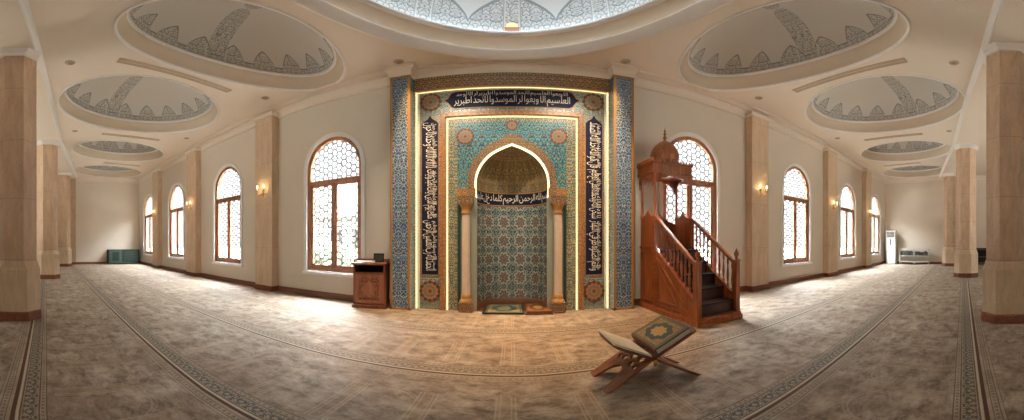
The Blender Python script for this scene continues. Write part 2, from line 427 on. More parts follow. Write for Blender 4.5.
# Arabic lettering: joins the letters with the presentation forms, right to left
FORMS = {'ا': 'ﺍﺎﺍﺎ', 'ب': 'ﺏﺐﺑﺒ', 'ت': 'ﺕﺖﺗﺘ', 'ح': 'ﺡﺢﺣﺤ', 'د': 'ﺩﺪﺩﺪ', 'ر': 'ﺭﺮﺭﺮ', 'س': 'ﺱﺲﺳﺴ', 'ص': 'ﺹﺺﺻﺼ', 'ط': 'ﻁﻂﻃﻄ', 'ع': 'ﻉﻊﻋﻌ',
         'ف': 'ﻑﻒﻓﻔ', 'ق': 'ﻕﻖﻗﻘ', 'ك': 'ﻙﻚﻛﻜ', 'ل': 'ﻝﻞﻟﻠ', 'م': 'ﻡﻢﻣﻤ', 'ن': 'ﻥﻦﻧﻨ', 'ه': 'ﻩﻪﻫﻬ', 'و': 'ﻭﻮﻭﻮ', 'ي': 'ﻱﻲﻳﻴ'}
NOJOIN = 'ادرو'
def shape_ar(s):
    out = ''
    for i, ch in enumerate(s):
        if ch not in FORMS: out += ch; continue
        pv = i > 0 and s[i-1] in FORMS and s[i-1] not in NOJOIN
        nx = i+1 < len(s) and s[i+1] in FORMS and ch not in NOJOIN
        out += FORMS[ch][(1 if pv else 0) if not nx else (3 if pv else 2)]
    return out[::-1]
def lettering(text, w, h, f, name, mat, parent, bold=.012, rows=1):
    """text as flat raised letters filling w x h; f(a, b, d) maps to the world"""
    cu = bpy.data.curves.new('t', 'FONT'); cu.body = shape_ar(text); cu.size = 1; cu.offset = bold; cu.resolution_u = 3; cu.space_word = .35
    ob = bpy.data.objects.new('t', cu); C.objects.link(ob); bpy.context.view_layer.update()
    me = ob.to_mesh(); vs = [(v.co.x, v.co.y) for v in me.vertices]; fs = [list(p.vertices) for p in me.polygons]
    ob.to_mesh_clear(); bpy.data.objects.remove(ob); bpy.data.curves.remove(cu)
    if not vs: return None
    x0 = min(v[0] for v in vs); x1 = max(v[0] for v in vs); y0 = min(v[1] for v in vs); y1 = max(v[1] for v in vs)
    b = MB()
    new = [b.bm.verts.new(f((x-x0)/(x1-x0)*w, (y-y0)/(y1-y0)*h, 0)) for x, y in vs]
    for p in fs:
        try: b.bm.faces.new([new[i] for i in p])
        except ValueError: pass
    return b.build(name, mat, parent)

# ------------------------------------------------------------------ the room shell
XE = 19.4; YB = -6.4
def arch_pts(u0, u1, z0, zs, top, n=20):
    c = (u0+u1)/2; r = (u1-u0)/2
    return [(u0, z0), (u1, z0)]+[(c+r*cos(pi*i/n), zs+(top-zs)*sin(pi*i/n)) for i in range(n+1)]
WIN = [4.36, 9.05, 13.48, 17.45]; WR = .86; WB, WS, WT = .70, 3.44, 4.30
REAR_FILL_HOLES = [-10.6, 10.6]  # unseen openings, added in the back wall to brighten the hall
wall = MB()
for sd in (-1, 1):
    holes = [arch_pts(c-WR, c+WR, WB, WS, WT) for c in WIN]
    wall.poly([(2.2, 0), (XE+.2, 0), (XE+.2, ZC+.1), (2.2, ZC+.1)], holes, .26, lambda a, b, d, sd=sd: (sd*a, wy(a)+d, b))
wall.poly([(-2.3, 0), (-.85, 0), (-.85, 3.75), (.85, 3.75), (.85, 0), (2.3, 0), (2.3, ZC+.1), (-2.3, ZC+.1)], [], .2, lambda a, b, d: (a, YW+.03+d, b))
tag(wall.build('wall_front', 'wall_plaster'), 'long cream prayer wall pierced by arched windows either side of the tiled niche', 'wall', kind='structure')
for nm, x0, x1 in (('wall_left', -XE-.25, -XE), ('wall_right', XE, XE+.25)):
    tag(MB().box(x0, x1, YB-.2, wy(XE)+.25, 0, ZC+.1).build(nm, 'wall_plaster'), 'plain cream end wall at the far %s of the hall' % nm[5:], 'wall', kind='structure')
wb = MB(); wb.poly([(-XE-.25, 0), (XE+.25, 0), (XE+.25, ZC+.1), (-XE-.25, ZC+.1)], [arch_pts(c-1.1, c+1.1, .5, 3.4, 4.5) for c in REAR_FILL_HOLES], .25, lambda a, z, d: (a, YB-d, z))
tag(wb.build('wall_back', 'wall_plaster'), 'plain cream wall with arched openings behind the rear aisle', 'wall', kind='structure')
fl = MB(); fl.box(-XE-.25, XE+.25, YB-.25, wy(XE)+.25, -.12, 0)
tag(fl.build('floor', 'carpet'), 'mottled beige and brown carpeted floor with rows of patterned border lines', 'floor', kind='structure')

# ceiling with oval openings
DOMES = [(-4.46, 3.78, 1.44, 2.52, -.06), (-8.55, 3.2, 2.07, 2.55, .25), (-13.45, 3.92, 1.63, 2.24, .2), (-17.65, 4.45, 1.55, 2.15, .2)]
DOMES += [(-x, y, a, b, -r) for x, y, a, b, r in DOMES]
REAR = [(10.2, -3.2, 1.9, 1.9, 0), (14.6, -2.6, 1.8, 1.9, 0)]
GREAT = (0, 2.94, 2.75, 3.21)
def oval(x, y, a, b, n=48, r=0): return [(x+a*cos(2*pi*i/n)*cos(r)-b*sin(2*pi*i/n)*sin(r), y+a*cos(2*pi*i/n)*sin(r)+b*sin(2*pi*i/n)*cos(r)) for i in range(n)]
ce = MB()
hol = [oval(x, y, a-.03, b-.03, 72, r) for x, y, a, b, r in DOMES+REAR]+[oval(GREAT[0], GREAT[1], GREAT[2]-.08, GREAT[3]-.08, 120)]
ce.poly([(-XE-.25, YB-.25), (XE+.25, YB-.25), (XE+.25, wy(XE)+.25), (-XE-.25, wy(XE)+.25)], hol, .12, lambda a, b, d: (a, b, ZC+d))
tag(ce.build('ceiling', 'ceiling_plaster'), 'flat warm plaster ceiling with rows of oval dome openings', 'ceiling', kind='structure')

DL = ['nearest left of the great dome', 'second left, beyond the long air slot', 'third along the left wing', 'farthest along the left wing']
def side_dome(x, y, a, b, label, rot=0, grp='oval ceiling domes of the side wings'):
    t = thing('ceiling_dome', label, 'ceiling dome', (x, y, ZC), grp)
    P = ((x, y, ZC), 72, a, b)
    MB().lathe([(.01, .01), (.01, -.022), (-.015, -.028), (-.04, -.02), (-.05, .005), (-.05, .03)], *P, off=True, rot=rot).build('rim_moulding', 'moulding_plaster', t)
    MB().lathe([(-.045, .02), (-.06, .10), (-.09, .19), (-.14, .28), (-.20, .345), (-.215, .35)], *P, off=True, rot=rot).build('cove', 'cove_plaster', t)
    MB().lathe([(-.21, .345), (-.21, .375), (-.235, .39), (-.265, .385), (-.27, .37), (-.27, .41), (-.20, .43)], *P, off=True, rot=rot).build('lip_moulding', 'moulding_plaster', t)
    n = 16; ai, bi = a-.225, b-.225; hh = .95
    prof = [(cos(pi/2*j/n) if j < n else .001, .42+hh*sin(pi/2*j/n)) for j in range(n+1)]
    MB().lathe(prof, (x, y, ZC), 96, ai, bi, uvfun=lambda u, j, p: (u, j/n), rot=rot).build('dome_shell', 'dome_paint', t)
    return t
for k, (x, y, a, b, r) in enumerate(DOMES):
    s = DL[k % 4]
    if k >= 4: s = s.replace('left', 'right')
    side_dome(x, y, a, b, 'grey painted oval ceiling dome, '+s, r)
for k, (x, y, a, b, r) in enumerate(REAR):
    side_dome(x, y, a, b, 'rear aisle ceiling dome glimpsed behind the right columns, '+('nearer one' if k == 0 else 'farther one'), 0, grp='domes of the rear aisle')
gx, gy, ga, gb = GREAT
t = thing('great_dome', 'great round ceiling dome with white stepped ring and pale blue painted shell', 'ceiling dome', (gx, gy, ZC))
MB().lathe([(0, .01), (0, -.05), (-.03, -.07), (-.07, -.07), (-.08, -.05), (-.12, -.05), (-.13, -.02), (-.19, -.01), (-.20, .04), (-.24, .05), (-.24, .10)], (gx, gy, ZC), 120, ga, gb, off=True).build('rim_moulding', 'moulding_plaster', t)
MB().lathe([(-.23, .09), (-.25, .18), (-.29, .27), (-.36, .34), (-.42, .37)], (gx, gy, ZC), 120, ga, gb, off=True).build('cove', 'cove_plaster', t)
MB().lathe([(-.41, .36), (-.41, .40), (-.44, .42), (-.50, .42), (-.50, .36), (-.30, .36), (-.30, .45)], (gx, gy, ZC), 120, ga, gb, off=True).build('lip_moulding', 'moulding_plaster', t)
n = 20
MB().lathe([(cos(pi/2*j/n) if j < n else .001, .42+2.0*sin(pi/2*j/n)) for j in range(n+1)], (gx, gy, ZC), 128, ga-.33, gb-.33, uvfun=lambda u, j, p: (u, j/n)).build('dome_shell', 'great_dome_paint', t)
MB().lathe([(-.37, .43), (-.37, .455), (-.43, .455), (-.43, .43), (-.37, .43)], (gx, gy, ZC), 120, ga, gb, off=True).build('cove_light', 'cool_led', t)
# lit shell at the foot of the dome's front rib
up = thing('uplight', 'small glowing shell lamp at the foot of the great dome', 'lamp', (0, 5.76, ZC+.62))
sh = MB()
sh.lathe([(.02, 0), (.09, .02), (.11, .05), (.12, .09), (.11, .13), (.085, .17), (.04, .20), (.001, .215)], (0, 5.76, ZC+.60), 20, 1, .55, a0=pi, a1=2*pi)
sh.build('lit_shell', 'amber_glow', up)
MB().box(-.14, .14, 5.69, 5.83, ZC+.575, ZC+.60).build('bracket', 'brown_skirting', up)

# cornices
def run_profile(prof, path, name, mat, label, kind='structure'):
    """sweep profile (n toward the room, z) along a list of (point, room-normal)"""
    b = MB(); rows = [[b.bm.verts.new((p[0]+q[0]*n_, p[1]+q[1]*n_, z)) for n_, z in prof] for p, q in path]
    for i in range(len(rows)-1):
        for j in range(len(prof)-1): b.bm.faces.new((rows[i][j], rows[i+1][j], rows[i+1][j+1], rows[i][j+1]))
    return tag(b.build(name, mat), label, 'cornice' if 'trim' in name else 'baseboard', kind=kind)
CORN = [(-.02, 5.40), (.035, 5.40), (.045, 5.45), (.03, 5.47), (.05, 5.55), (.10, 5.60), (.12, 5.61), (.12, 5.66), (.20, 5.665), (.34, 5.665), (.36, 5.70), (.36, 5.72)]
for sd, nm, i in ((-1, 'left', 1), (1, 'right', 2)):
    path = [((sd*u, wy(u)), (0, -1)) for u in (2.55, 6, 12, XE)]
    run_profile(CORN, path, 'trim_%d' % i, 'ceiling_plaster', 'stepped plaster cornice along the top of the %s window wall' % nm)
    path = [((sd*XE, wy(XE)), (-sd, 0)), ((sd*XE, YB), (-sd, 0))]
    run_profile(CORN, path, 'trim_%d' % (i+2), 'ceiling_plaster', 'stepped plaster cornice along the top of the far %s end wall' % nm)
    BASE = [(-.02, 0), (.055, 0), (.055, .13), (.04, .16), (0, .165)]
    PE = [(6.36, 7.12), (10.98, 11.84), (15.30, 16.12)]
    segs = [2.6]+[e for p in PE for e in p]+[XE]
    b = MB()
    for a, c in zip(segs[::2], segs[1::2]):
        b.box(a, c, 0, .05, 0, .15, f=lambda u, n_, z, sd=sd: (sd*u, wy(u)-n_, z))
    tag(b.build('baseboard_front_'+nm, 'base_wood'), 'brown wooden baseboard under the %s windows' % nm, 'baseboard', kind='structure')
    b = MB(); x0 = sd*XE; b.box(min(x0, x0-sd*.05), max(x0, x0-sd*.05), YB, wy(XE), 0, .15)
    tag(b.build('baseboard_'+nm, 'base_wood'), 'brown wooden baseboard along the far %s end wall' % nm, 'baseboard', kind='structure')

# pilasters
PL = ['nearest the niche', 'between the second and third windows', 'farthest along, beyond the third window']
for sd, nm in ((-1, 'left'), (1, 'right')):
    for k, (a, c) in enumerate(PE):
        t = thing('pilaster', 'tall beige stone pilaster on the %s window wall, %s' % (nm, PL[k]), 'pilaster', (sd*(a+c)/2, wy(a), 0), 'wall pilasters')
        W = lambda u, n_, z, sd=sd: (sd*u, wy(u)-n_, z)
        MB().box(a, c, -.02, .27, .15, 5.42, W).build('shaft', 'pilaster_stone', t, .012)
        MB().box(a-.02, c+.02, -.02, .30, 0, .15, W).build('baseboard', 'base_wood', t, .008)
        MB().box(a-.05, c+.05, -.02, .33, 5.42, 5.56, W).build('capital', 'ceiling_plaster', t, .02)

# windows
WL = ['nearest the niche', 'second from the niche', 'third from the niche', 'farthest from the niche']
def window(sd, k, num):
    c = WIN[k]; a0, a1 = c-WR, c+WR
    W = lambda u, z, d, sd=sd: (sd*u, wy(u)+d, z)
    t = thing('window_%d' % num, 'arched wood framed lattice window in the %s wall, %s' % ('left' if sd < 0 else 'right', WL[k]), 'window', (sd*c, wy(c), WB), 'arched windows', 'structure')
    def ring(o0, o1, zb0, zb1, d0, d1, name, mat):
        out = arch_pts(a0-o0, a1+o0, WB-zb0, WS, WT+o0); inn = arch_pts(a0-o1, a1+o1, WB-zb1, WS, WT+o1)
        b = MB(); b.poly(out, [inn], d1-d0, lambda u, z, d: W(u, z, d0+d)); return b.build(name, mat, t)
    ring(.10, .0, .09, 0, -.035, .02, 'architrave', 'moulding_plaster')
    ring(.0, -.10, 0, -.10, .04, .16, 'frame', 'window_wood')
    B = lambda u0, u1, z0, z1, d0, d1: MB().box(u0, u1, d0, d1, z0, z1, f=lambda u, d, z: W(u, z, d))
    B(a0+.08, a1-.08, 3.02, 3.13, .04, .16).build('transom', 'window_wood', t)
    B(c-.035, c+.035, WB+.08, 3.03, .04, .16).build('mullion', 'window_wood', t)
    B(a0-.12, a1+.12, WB-.10, WB-.03, -.07, .05).build('sill', 'moulding_plaster', t)
    for j, (u0, u1) in enumerate(((a0+.10, c-.035), (c+.035, a1-.10))):
        b = MB()
        b.poly([(u0, WB+.1), (u1, WB+.1), (u1, 3.02), (u0, 3.02)], [[(u0+.055, WB+.165), (u1-.055, WB+.165), (u1-.055, 2.965), (u0+.055, 2.965)]], .06, lambda u, z, d: W(u, z, .07+d))
        s = b.build('sash', 'window_wood', t)
        m = 'clear_lattice_glass' if (num == 1 and j == 0) else 'lattice_glass'
        b = MB(); b.poly([(u0+.04, WB+.15), (u1-.04, WB+.15), (u1-.04, 2.98), (u0+.04, 2.98)], [], .006, lambda u, z, d: W(u, z, .10+d))
        b.build('pane', m, s)
    lun = arch_pts(a0+.09, a1-.09, 3.11, WS, WT-.09)
    b = MB(); b.poly(lun, [], .006, lambda u, z, d: W(u, z, .10+d)); b.build('lunette_pane', 'lattice_glass', t)
    L = bpy.data.lights.new('window_portal', 'AREA'); L.shape = 'RECTANGLE'; L.size = 1.7; L.size_y = 3.6; L.cycles.is_portal = True
    lo = bpy.data.objects.new('window_portal', L); C.objects.link(lo); lo.location = (sd*c, wy(c)+.28, 2.5); lo.rotation_euler = (-pi/2, 0, 0)
for c in REAR_FILL_HOLES:  # portals at the added rear openings
    L = bpy.data.lights.new('window_portal', 'AREA'); L.shape = 'RECTANGLE'; L.size = 2.2; L.size_y = 4.0; L.cycles.is_portal = True
    lo = bpy.data.objects.new('window_portal', L); C.objects.link(lo); lo.location = (c, YB-.27, 2.5); lo.rotation_euler = (pi/2, 0, 0)
num = 1
for sd in (-1, 1):
    for k in range(4): window(sd, k, num); num += 1

# columns and the beam over them
def column(x, y, label, hs=.42, hp=.50, rot=0):
    t = thing('column', label, 'column', (x, y, 0), 'free standing columns')
    def oct_(h, c=.24):
        p = [(h, -h+c), (h, h-c), (h-c, h), (-h+c, h), (-h, h-c), (-h, -h+c), (-h+c, -h), (h-c, -h)]
        return [(x+a*cos(rot)-b*sin(rot), y+a*sin(rot)+b*cos(rot)) for a, b in p]
    def stack(levels, name, mat):
        b = MB(); rows = [[b.bm.verts.new((*q, z)) for q in oct_(h)] for h, z in levels]
        for r0, r1 in zip(rows, rows[1:]):
            for i in range(8): b.bm.faces.new((r0[i], r0[(i+1) % 8], r1[(i+1) % 8], r1[i]))
        b.bm.faces.new(rows[0]); b.bm.faces.new(rows[-1]); b.build(name, mat, t, .008)
    stack([(hp+.012, 0), (hp+.012, .16), (hp-.005, .18)], 'baseboard', 'base_wood')
    stack([(hp-.01, .17), (hp-.01, .98), (hp-.03, 1.01), (hs+.02, 1.12), (hs, 1.13)], 'plinth', 'plinth_stone')
    stack([(hs, 1.12), (hs, 5.45)], 'shaft', 'column_stone')
    stack([(hs+.01, 5.43), (hs+.03, 5.45), (hs+.03, 5.49), (hs+.08, 5.54), (hs+.08, 5.57), (hs+.11, 5.60)], 'capital', 'moulding_plaster')
COLS = [(-6.07, -.35, 'large stone column at the left edge of the view, nearest on that side'), (-12.4, .58, 'second stone column down the left side, behind the large one'),
        (-18.15, 1.80, 'third stone column on the left, small against the end wall'), (5.87, -.33, 'large stone column at the right edge of the view, nearest on that side'),
        (12.85, 1.05, 'second stone column on the right, standing left of the large one'), (18.4, 2.45, 'third stone column on the right, small against the end wall')]
for x, y, l in COLS: column(x, y, l)
t = thing('engaged_column', 'slim stone half column set against the far left end wall', 'column', (-XE, 2.45, 0))
MB().box(-XE-.02, -XE+.22, 2.02, 2.72, .15, 5.5).build('shaft', 'column_stone', t); MB().box(-XE-.02, -XE+.25, 1.99, 2.75, 0, .16).build('baseboard', 'base_wood', t)
bp = [(-XE, 2.3), (-12.4, .58), (-6.07, -.42), (-3, -.85), (3, -.85), (5.87, -.40), (12.85, 1.05), (XE, 2.75)]
b = MB(); prof = [(.50, ZC+.02), (.50, 5.59), (-.50, 5.59), (-.50, ZC+.02)]
rows = [[b.bm.verts.new((px, py+o, z)) for o, z in prof] for px, py in bp]
for r0, r1 in zip(rows, rows[1:]):
    for j in range(3): b.bm.faces.new((r0[j], r1[j], r1[j+1], r0[j+1]))
tag(b.build('beam', 'ceiling_plaster'), 'shallow plaster ceiling beam running over the columns', 'beam', kind='structure')
b = MB(); prof = [(.49, 5.60), (.53, 5.60), (.54, 5.63), (.58, 5.66), (.62, 5.68), (.62, 5.71)]
rows = [[b.bm.verts.new((px, py+o, z)) for o, z in prof] for px, py in bp]
for r0, r1 in zip(rows, rows[1:]):
    for j in range(len(prof)-1): b.bm.faces.new((r0[j], r1[j], r1[j+1], r0[j+1]))
tag(b.build('trim_5', 'moulding_plaster'), 'white plaster moulding along the edge of the column beam', 'cornice', kind='structure')

# air slots and downlights in the ceiling
def slot(p, q, label):
    (x0, y0), (x1, y1) = p, q; d = Vector((x1-x0, y1-y0, 0)).normalized(); n = Vector((-d.y, d.x, 0))
    t = thing('air_vent', label, 'air vent', ((x0+x1)/2, (y0+y1)/2, ZC), 'long ceiling air slots')
    a, c = Vector((x0, y0, ZC)), Vector((x1, y1, ZC)); f = MB()
    for s in (-1, 1): f.beam(a+n*.085*s, c+n*.085*s, .035, .03)
    f.beam(a-n*.1, a+n*.1, .035, .03); f.beam(c-n*.1, c+n*.1, .035, .03); f.build('frame', 'vent_metal', t)
    m = MB(); m.beam(a, c, .15, .006); m.build('grille', 'cove_plaster', t)
    for s in (-.035, .035): MB().beam(a+n*s+Vector((0, 0, -.008)), c+n*s+Vector((0, 0, -.008)), .022, .012).build('slat', 'vent_metal', t)
for s, nm in ((-1, 'left'), (1, 'right')):
    slot((s*5.98, 1.73), (s*6.27, 4.70), 'long ceiling air slot on the %s, between the first two ovals' % nm)
    slot((s*11.15, 2.58), (s*11.19, 4.91), 'short looking ceiling air slot on the %s, between second and third domes' % nm)
    slot((s*15.55, 3.67), (s*15.7, 5.73), 'faint air slot on the %s, before the last oval dome' % nm)
DLT = [((2.29, 5.87), 'beside the top of the tiled portal'), ((6.3, .77), 'near the large column capital'), ((6.0, 5.72), 'by the window cornice under the first dome'),
       ((11.03, 1.53), 'between the beam and the second dome'), ((10.5, 5.78), 'by the window cornice after the second dome')]
for s, nm in ((-1, 'left'), (1, 'right')):
    for (x, y), w in DLT:
        t = thing('downlight', 'small round recessed ceiling downlight on the %s, %s' % (nm, w), 'ceiling light', (s*x, y, ZC), 'recessed ceiling downlights')
        MB().lathe([(.055, -.004), (.06, -.018), (.095, -.015), (.11, -.004), (.11, .005)], (s*x, y, ZC), 24).build('ring', 'vent_metal', t)
        MB().cap(.07, (s*x, y, ZC), -.006, 20).build('lens', 'backing', t)

# ------------------------------------------------------------------ the tiled prayer niche
YF = 6.40
mih = thing('mihrab', 'tall tiled prayer niche with glowing light strips and a pointed arch', 'mihrab', (0, YF, 0))
F = lambda a, b_, d: (a, YF-d, b_)          # front plane, d toward the room
def flat(outline, holes, d0, d1, name, mat, parent=mih, uvf=None):
    b = MB(); b.poly(outline, holes, d1-d0, lambda a, z, d: F(a, z, d0+d), uvf=uvf); return b.build(name, mat, parent)
def rect(x0, x1, z0, z1): return [(x0, z0), (x1, z0), (x1, z1), (x0, z1)]
ARCH_IN = [(.74, 2.42), (.757, 2.60), (.757, 2.75), (.727, 2.94), (.62, 3.16), (.44, 3.36), (.20, 3.50), (0, 3.58)]
ARCH_OUT = [(.94, 2.60), (.925, 2.85), (.89, 3.05), (.78, 3.29), (.515, 3.55), (.25, 3.71), (0, 3.84)]
def smooth_pts(p, n=5):       # Catmull-Rom through points
    out = []
    for i in range(len(p)-1):
        p0, p1, p2, p3 = p[max(i-1, 0)], p[i], p[i+1], p[min(i+2, len(p)-1)]
        for k in range(n):
            t_ = k/n
            out.append(tuple(.5*(2*p1[c]+(p2[c]-p0[c])*t_+(2*p0[c]-5*p1[c]+4*p2[c]-p3[c])*t_*t_+(3*p1[c]-p0[c]-3*p2[c]+p3[c])*t_**3) for c in (0, 1)))
    return out+[p[-1]]
AI, AO = smooth_pts(ARCH_IN), smooth_pts(ARCH_OUT)
def both(p): return p+[(-x, z) for x, z in reversed(p[:-1])]
opening = [(.745, 0)]+AI; opening = both(opening)
# ground panel, the portal between the two blue pilasters
flat([(-2.13, 0), (-.745, 0)]+[(x, z) for x, z in reversed(both(AI))]+[(.745, 0), (2.13, 0), (2.13, 5.42), (-2.13, 5.42)], [], -.06, 0, 'field_panel', 'field_mosaic')
flat(rect(-2.12, 2.12, 5.07, 5.42), [], -.01, .05, 'border_band', 'border_mosaic')
flat(rect(-2.12, 2.12, 5.035, 5.07), [], -.01, .06, 'gold_fillet', 'gold_tile')
for s in (-1, 1):
    b = MB(); b.box(min(s*2.13, s*2.57), max(s*2.13, s*2.57), 6.12, YW+.05, 0, 5.42); p = b.build('side_pilaster', 'pilaster_mosaic', mih)
    b = MB()
    for x0, x1 in ((2.12, 2.175), (2.525, 2.58)): b.box(min(s*x0, s*x1), max(s*x0, s*x1), 6.105, 6.135, 0, 5.43)
    for z0, z1 in ((0, .05), (5.37, 5.43)): b.box(min(s*2.12, s*2.58), max(s*2.12, s*2.58), 6.105, 6.135, z0, z1)
    b.build('edging', 'gold_tile', p)
    flat(rect(*sorted((s*2.075, s*2.052)), 0, 5.03), [], .0, .05, 'light_strip', 'warm_led')
    flat(rect(*sorted((s*1.995, s*2.035)), 0, 5.03), [], .0, .02, 'pale_fillet', 'cream_tile')  # cream tile strip, its pale colour stands in for the light strip's halo
    # inscription panel
    xa, xb = sorted((s*1.965, s*1.555)); xm = (xa+xb)/2
    c1 = [(xa, .75), (xb, .75), (xb, 4.18), (xb-.05, 4.24), (xm+.05, 4.31), (xm, 4.40), (xm-.05, 4.31), (xa+.05, 4.24), (xa, 4.18)]
    c2 = [(xm+(x-xm)*.9, .77+(z-.75)*.992) for x, z in c1]
    flat(c1, [c2], 0, .018, 'cartouche_border', 'gold_tile')
    cp = flat(c2, [], 0, .014, 'cartouche', 'navy_tile')
    TX = ['الحمد لله رب العلمين الرحمن', 'ملك يوم الدين اياك نعبد واياك', 'لا اله الا الله وحده لا حول']
    TY = ['واقم الصلوه طرفي النهار', 'سبحن الله وبحمده العلي العظيم', 'قل هو الله احد الله الصمد']
    for j, tx in enumerate(TX if s < 0 else TY):
        z0 = .86+j*1.13
        G = lambda a, b_, d, z0=z0: F(xm-.165+b_, z0+1.09-a, .017+d)
        G2 = lambda a, b_, d, z0=z0: F(xm+.03+b_, z0+1.07-a, .0175+d)
        lettering((TX+TY)[(j+4) % 6 if s < 0 else (j+1) % 6], 1.05, .13, G2, 'calligraphy', 'cream_tile', cp, -.006)
        lettering(tx, 1.09, .31, G, 'calligraphy', 'cream_tile', cp, -.004)
    def rosette(x, z, r, d=.02):
        N = 48; pts = [(x+r*(1+.07*cos(12*2*pi*i/N))*cos(2*pi*i/N), z+r*(1+.07*cos(12*2*pi*i/N))*sin(2*pi*i/N)) for i in range(N)]
        flat(pts, [], 0, d, 'rosette', 'rosette_tile', uvf=lambda a, b_: ((a-x)/r, (b_-z)/r))
    rosette(s*1.76, .40, .23); rosette(s*1.745, 4.74, .235); rosette(s*.985, 3.80, .19, .03)
rosette(0, 4.04, .12, .03)
flat(rect(-2.04, 2.04, 5.014, 5.022), [], 0, .03, 'light_strip', 'warm_led')
# long inscription over the arch
h1 = [(-1.46, 4.735), (-1.38, 4.79), (-1.30, 4.93), (-1.22, 4.97), (1.22, 4.97), (1.30, 4.93), (1.38, 4.79), (1.46, 4.735), (1.38, 4.68), (1.30, 4.54), (1.22, 4.50), (-1.22, 4.50), (-1.30, 4.54), (-1.38, 4.68)]
h2 = [(x*.985, 4.735+(z-4.735)*.92) for x, z in h1]
flat(h1, [h2], 0, .018, 'cartouche_border', 'gold_tile')
cp = flat(h2, [], 0, .014, 'cartouche', 'navy_tile')
lettering('العلسيم الا وبعوا لر الموسدوا لانحد اطبرير', 2.46, .28, lambda a, b_, d: F(-1.23+a, 4.535+b_, .017+d), 'calligraphy', 'cream_tile', cp, -.004)
lettering('الا وبعوا العلسيم لانحد الموسدوا اطبرير لر الا لوحد', 2.36, .15, lambda a, b_, d: F(-1.18+a, 4.785+b_, .0175+d), 'calligraphy', 'cream_tile', cp, -.006)
# inner frame and its light
def ubar(xo, xi, zt_o, zt_i): return [(-xo, 0), (-xi, 0), (-xi, zt_i), (xi, zt_i), (xi, 0), (xo, 0), (xo, zt_o), (-xo, zt_o)]
flat(ubar(1.525, 1.415, 4.40, 4.30), [], 0, .07, 'inner_frame', 'copper_border')
flat(ubar(1.385, 1.362, 4.27, 4.247), [], 0, .045, 'light_strip', 'warm_led')
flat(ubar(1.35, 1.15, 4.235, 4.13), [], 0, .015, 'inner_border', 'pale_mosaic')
flat(ubar(1.15, 1.085, 2.44, 2.38), [], 0, .03, 'teal_edge', 'teal_edge') if False else None
for s in (-1, 1):
    flat(rect(*sorted((s*1.15, s*1.085)), 0, 2.46), [], 0, .03, 'teal_edge', 'teal_edge')
    flat(rect(*sorted((s*1.15, s*.757)), 2.46, 2.62), [], 0, .05, 'impost_band', 'copper_border')
spo = [(-1.15, 2.62), (-.94, 2.62)]+[(-x, z) for x, z in AO[1:]]+[(x, z) for x, z in reversed(AO[1:-1])]+[(.94, 2.62), (1.15, 2.62), (1.15, 4.13), (-1.15, 4.13)]
flat(spo, [], 0, .02, 'spandrel_panel', 'spandrel_mosaic')
band = both(AO)+[(-x, z) for x, z in AI]+[(x, z) for x, z in reversed(AI[:-1])]
band = [(x, z) for x, z in both([(.94, 2.46)]+AO)] ; inn = both(AI)
arc = [(.94, 2.46)]+AO+[(-x, z) for x, z in reversed(AO[:-1])]+[(-.94, 2.46), (-.79, 2.46)]+[(-(x+.035), z+.02) for x, z in AI[1:-1]]+[(0, 3.63)]+[(x+.035, z+.02) for x, z in reversed(AI[1:-1])]+[(.79, 2.46)]
flat(arc, [], 0, .055, 'arch_band', 'arch_mosaic')
led = [(x+.022, z+.012) for x, z in AI[:-1]]+[(0, 3.605)]
led = led+[(-x, z) for x, z in reversed(led[:-1])]; li = both(AI)
flat(led+list(reversed([(x-.004 if x > 0 else x+.004, z-.004) for x, z in li])), [], -.03, .045, 'light_strip', 'arch_led')
# the niche itself
nw = MB(); nv = []
def niche_surf(levels, name, mat, parent=mih, inset=0, d=1.0, n=28, vs=None):
    b = MB(); b.uvl = b.bm.loops.layers.uv.new('UVMap'); rows = []
    for w, z in levels:
        w = max(w-inset, .002)
        rows.append([b.bm.verts.new((-w*cos(pi*i/n), YF+w*d*sin(pi*i/n), z)) for i in range(n+1)])
    for j in range(len(levels)-1):
        for i in range(n):
            f = b.bm.faces.new((rows[j][i], rows[j][i+1], rows[j+1][i+1], rows[j+1][i])); f.smooth = True
            for l, (jj, ii) in zip(f.loops, ((j, i), (j, i+1), (j+1, i+1), (j+1, i))): l[b.uvl].uv = (ii/n*.75*pi, (vs[jj] if vs else levels[jj][1]))
    return b.build(name, mat, parent)
niche_surf([(.75, 0), (.75, 2.36)], 'niche_wall', 'niche_tile')
niche_surf([(.75, 2.30), (.75, 2.62)], 'inscription_band', 'navy_tile', inset=.006)
ib = mih.children[-1]
for z0 in (2.31, 2.60): niche_surf([(.75, z0), (.75, z0+.022)], 'fillet', 'gold_tile', ib, inset=.012)
def NB(a, b_, d):
    an = pi*(.04+a*.92); return (-.736*cos(an), YF+.736*sin(an), 2.345+b_)
lettering('بسم الله الرحمن الرحيم كلما دخل عليها', 1.0, .24, NB, 'calligraphy', 'cream_tile', ib, .004)
UP = [(.75, 2.56)]+[p for p in AI if p[1] > 2.6]
ln = [0]
for p, q in zip(UP, UP[1:]): ln.append(ln[-1]+sqrt((p[0]-q[0])**2+(p[1]-q[1])**2))
niche_surf(UP, 'half_dome', 'half_dome_tile', vs=ln)
niche_surf([(.75, 0), (.75, .15), (.77, .165)], 'skirting', 'brown_skirting', inset=.018)
b = MB(); b.box(-.76, .76, YF-.02, YF+.78, -.01, .006); b.build('niche_floor', 'brown_skirting', mih)
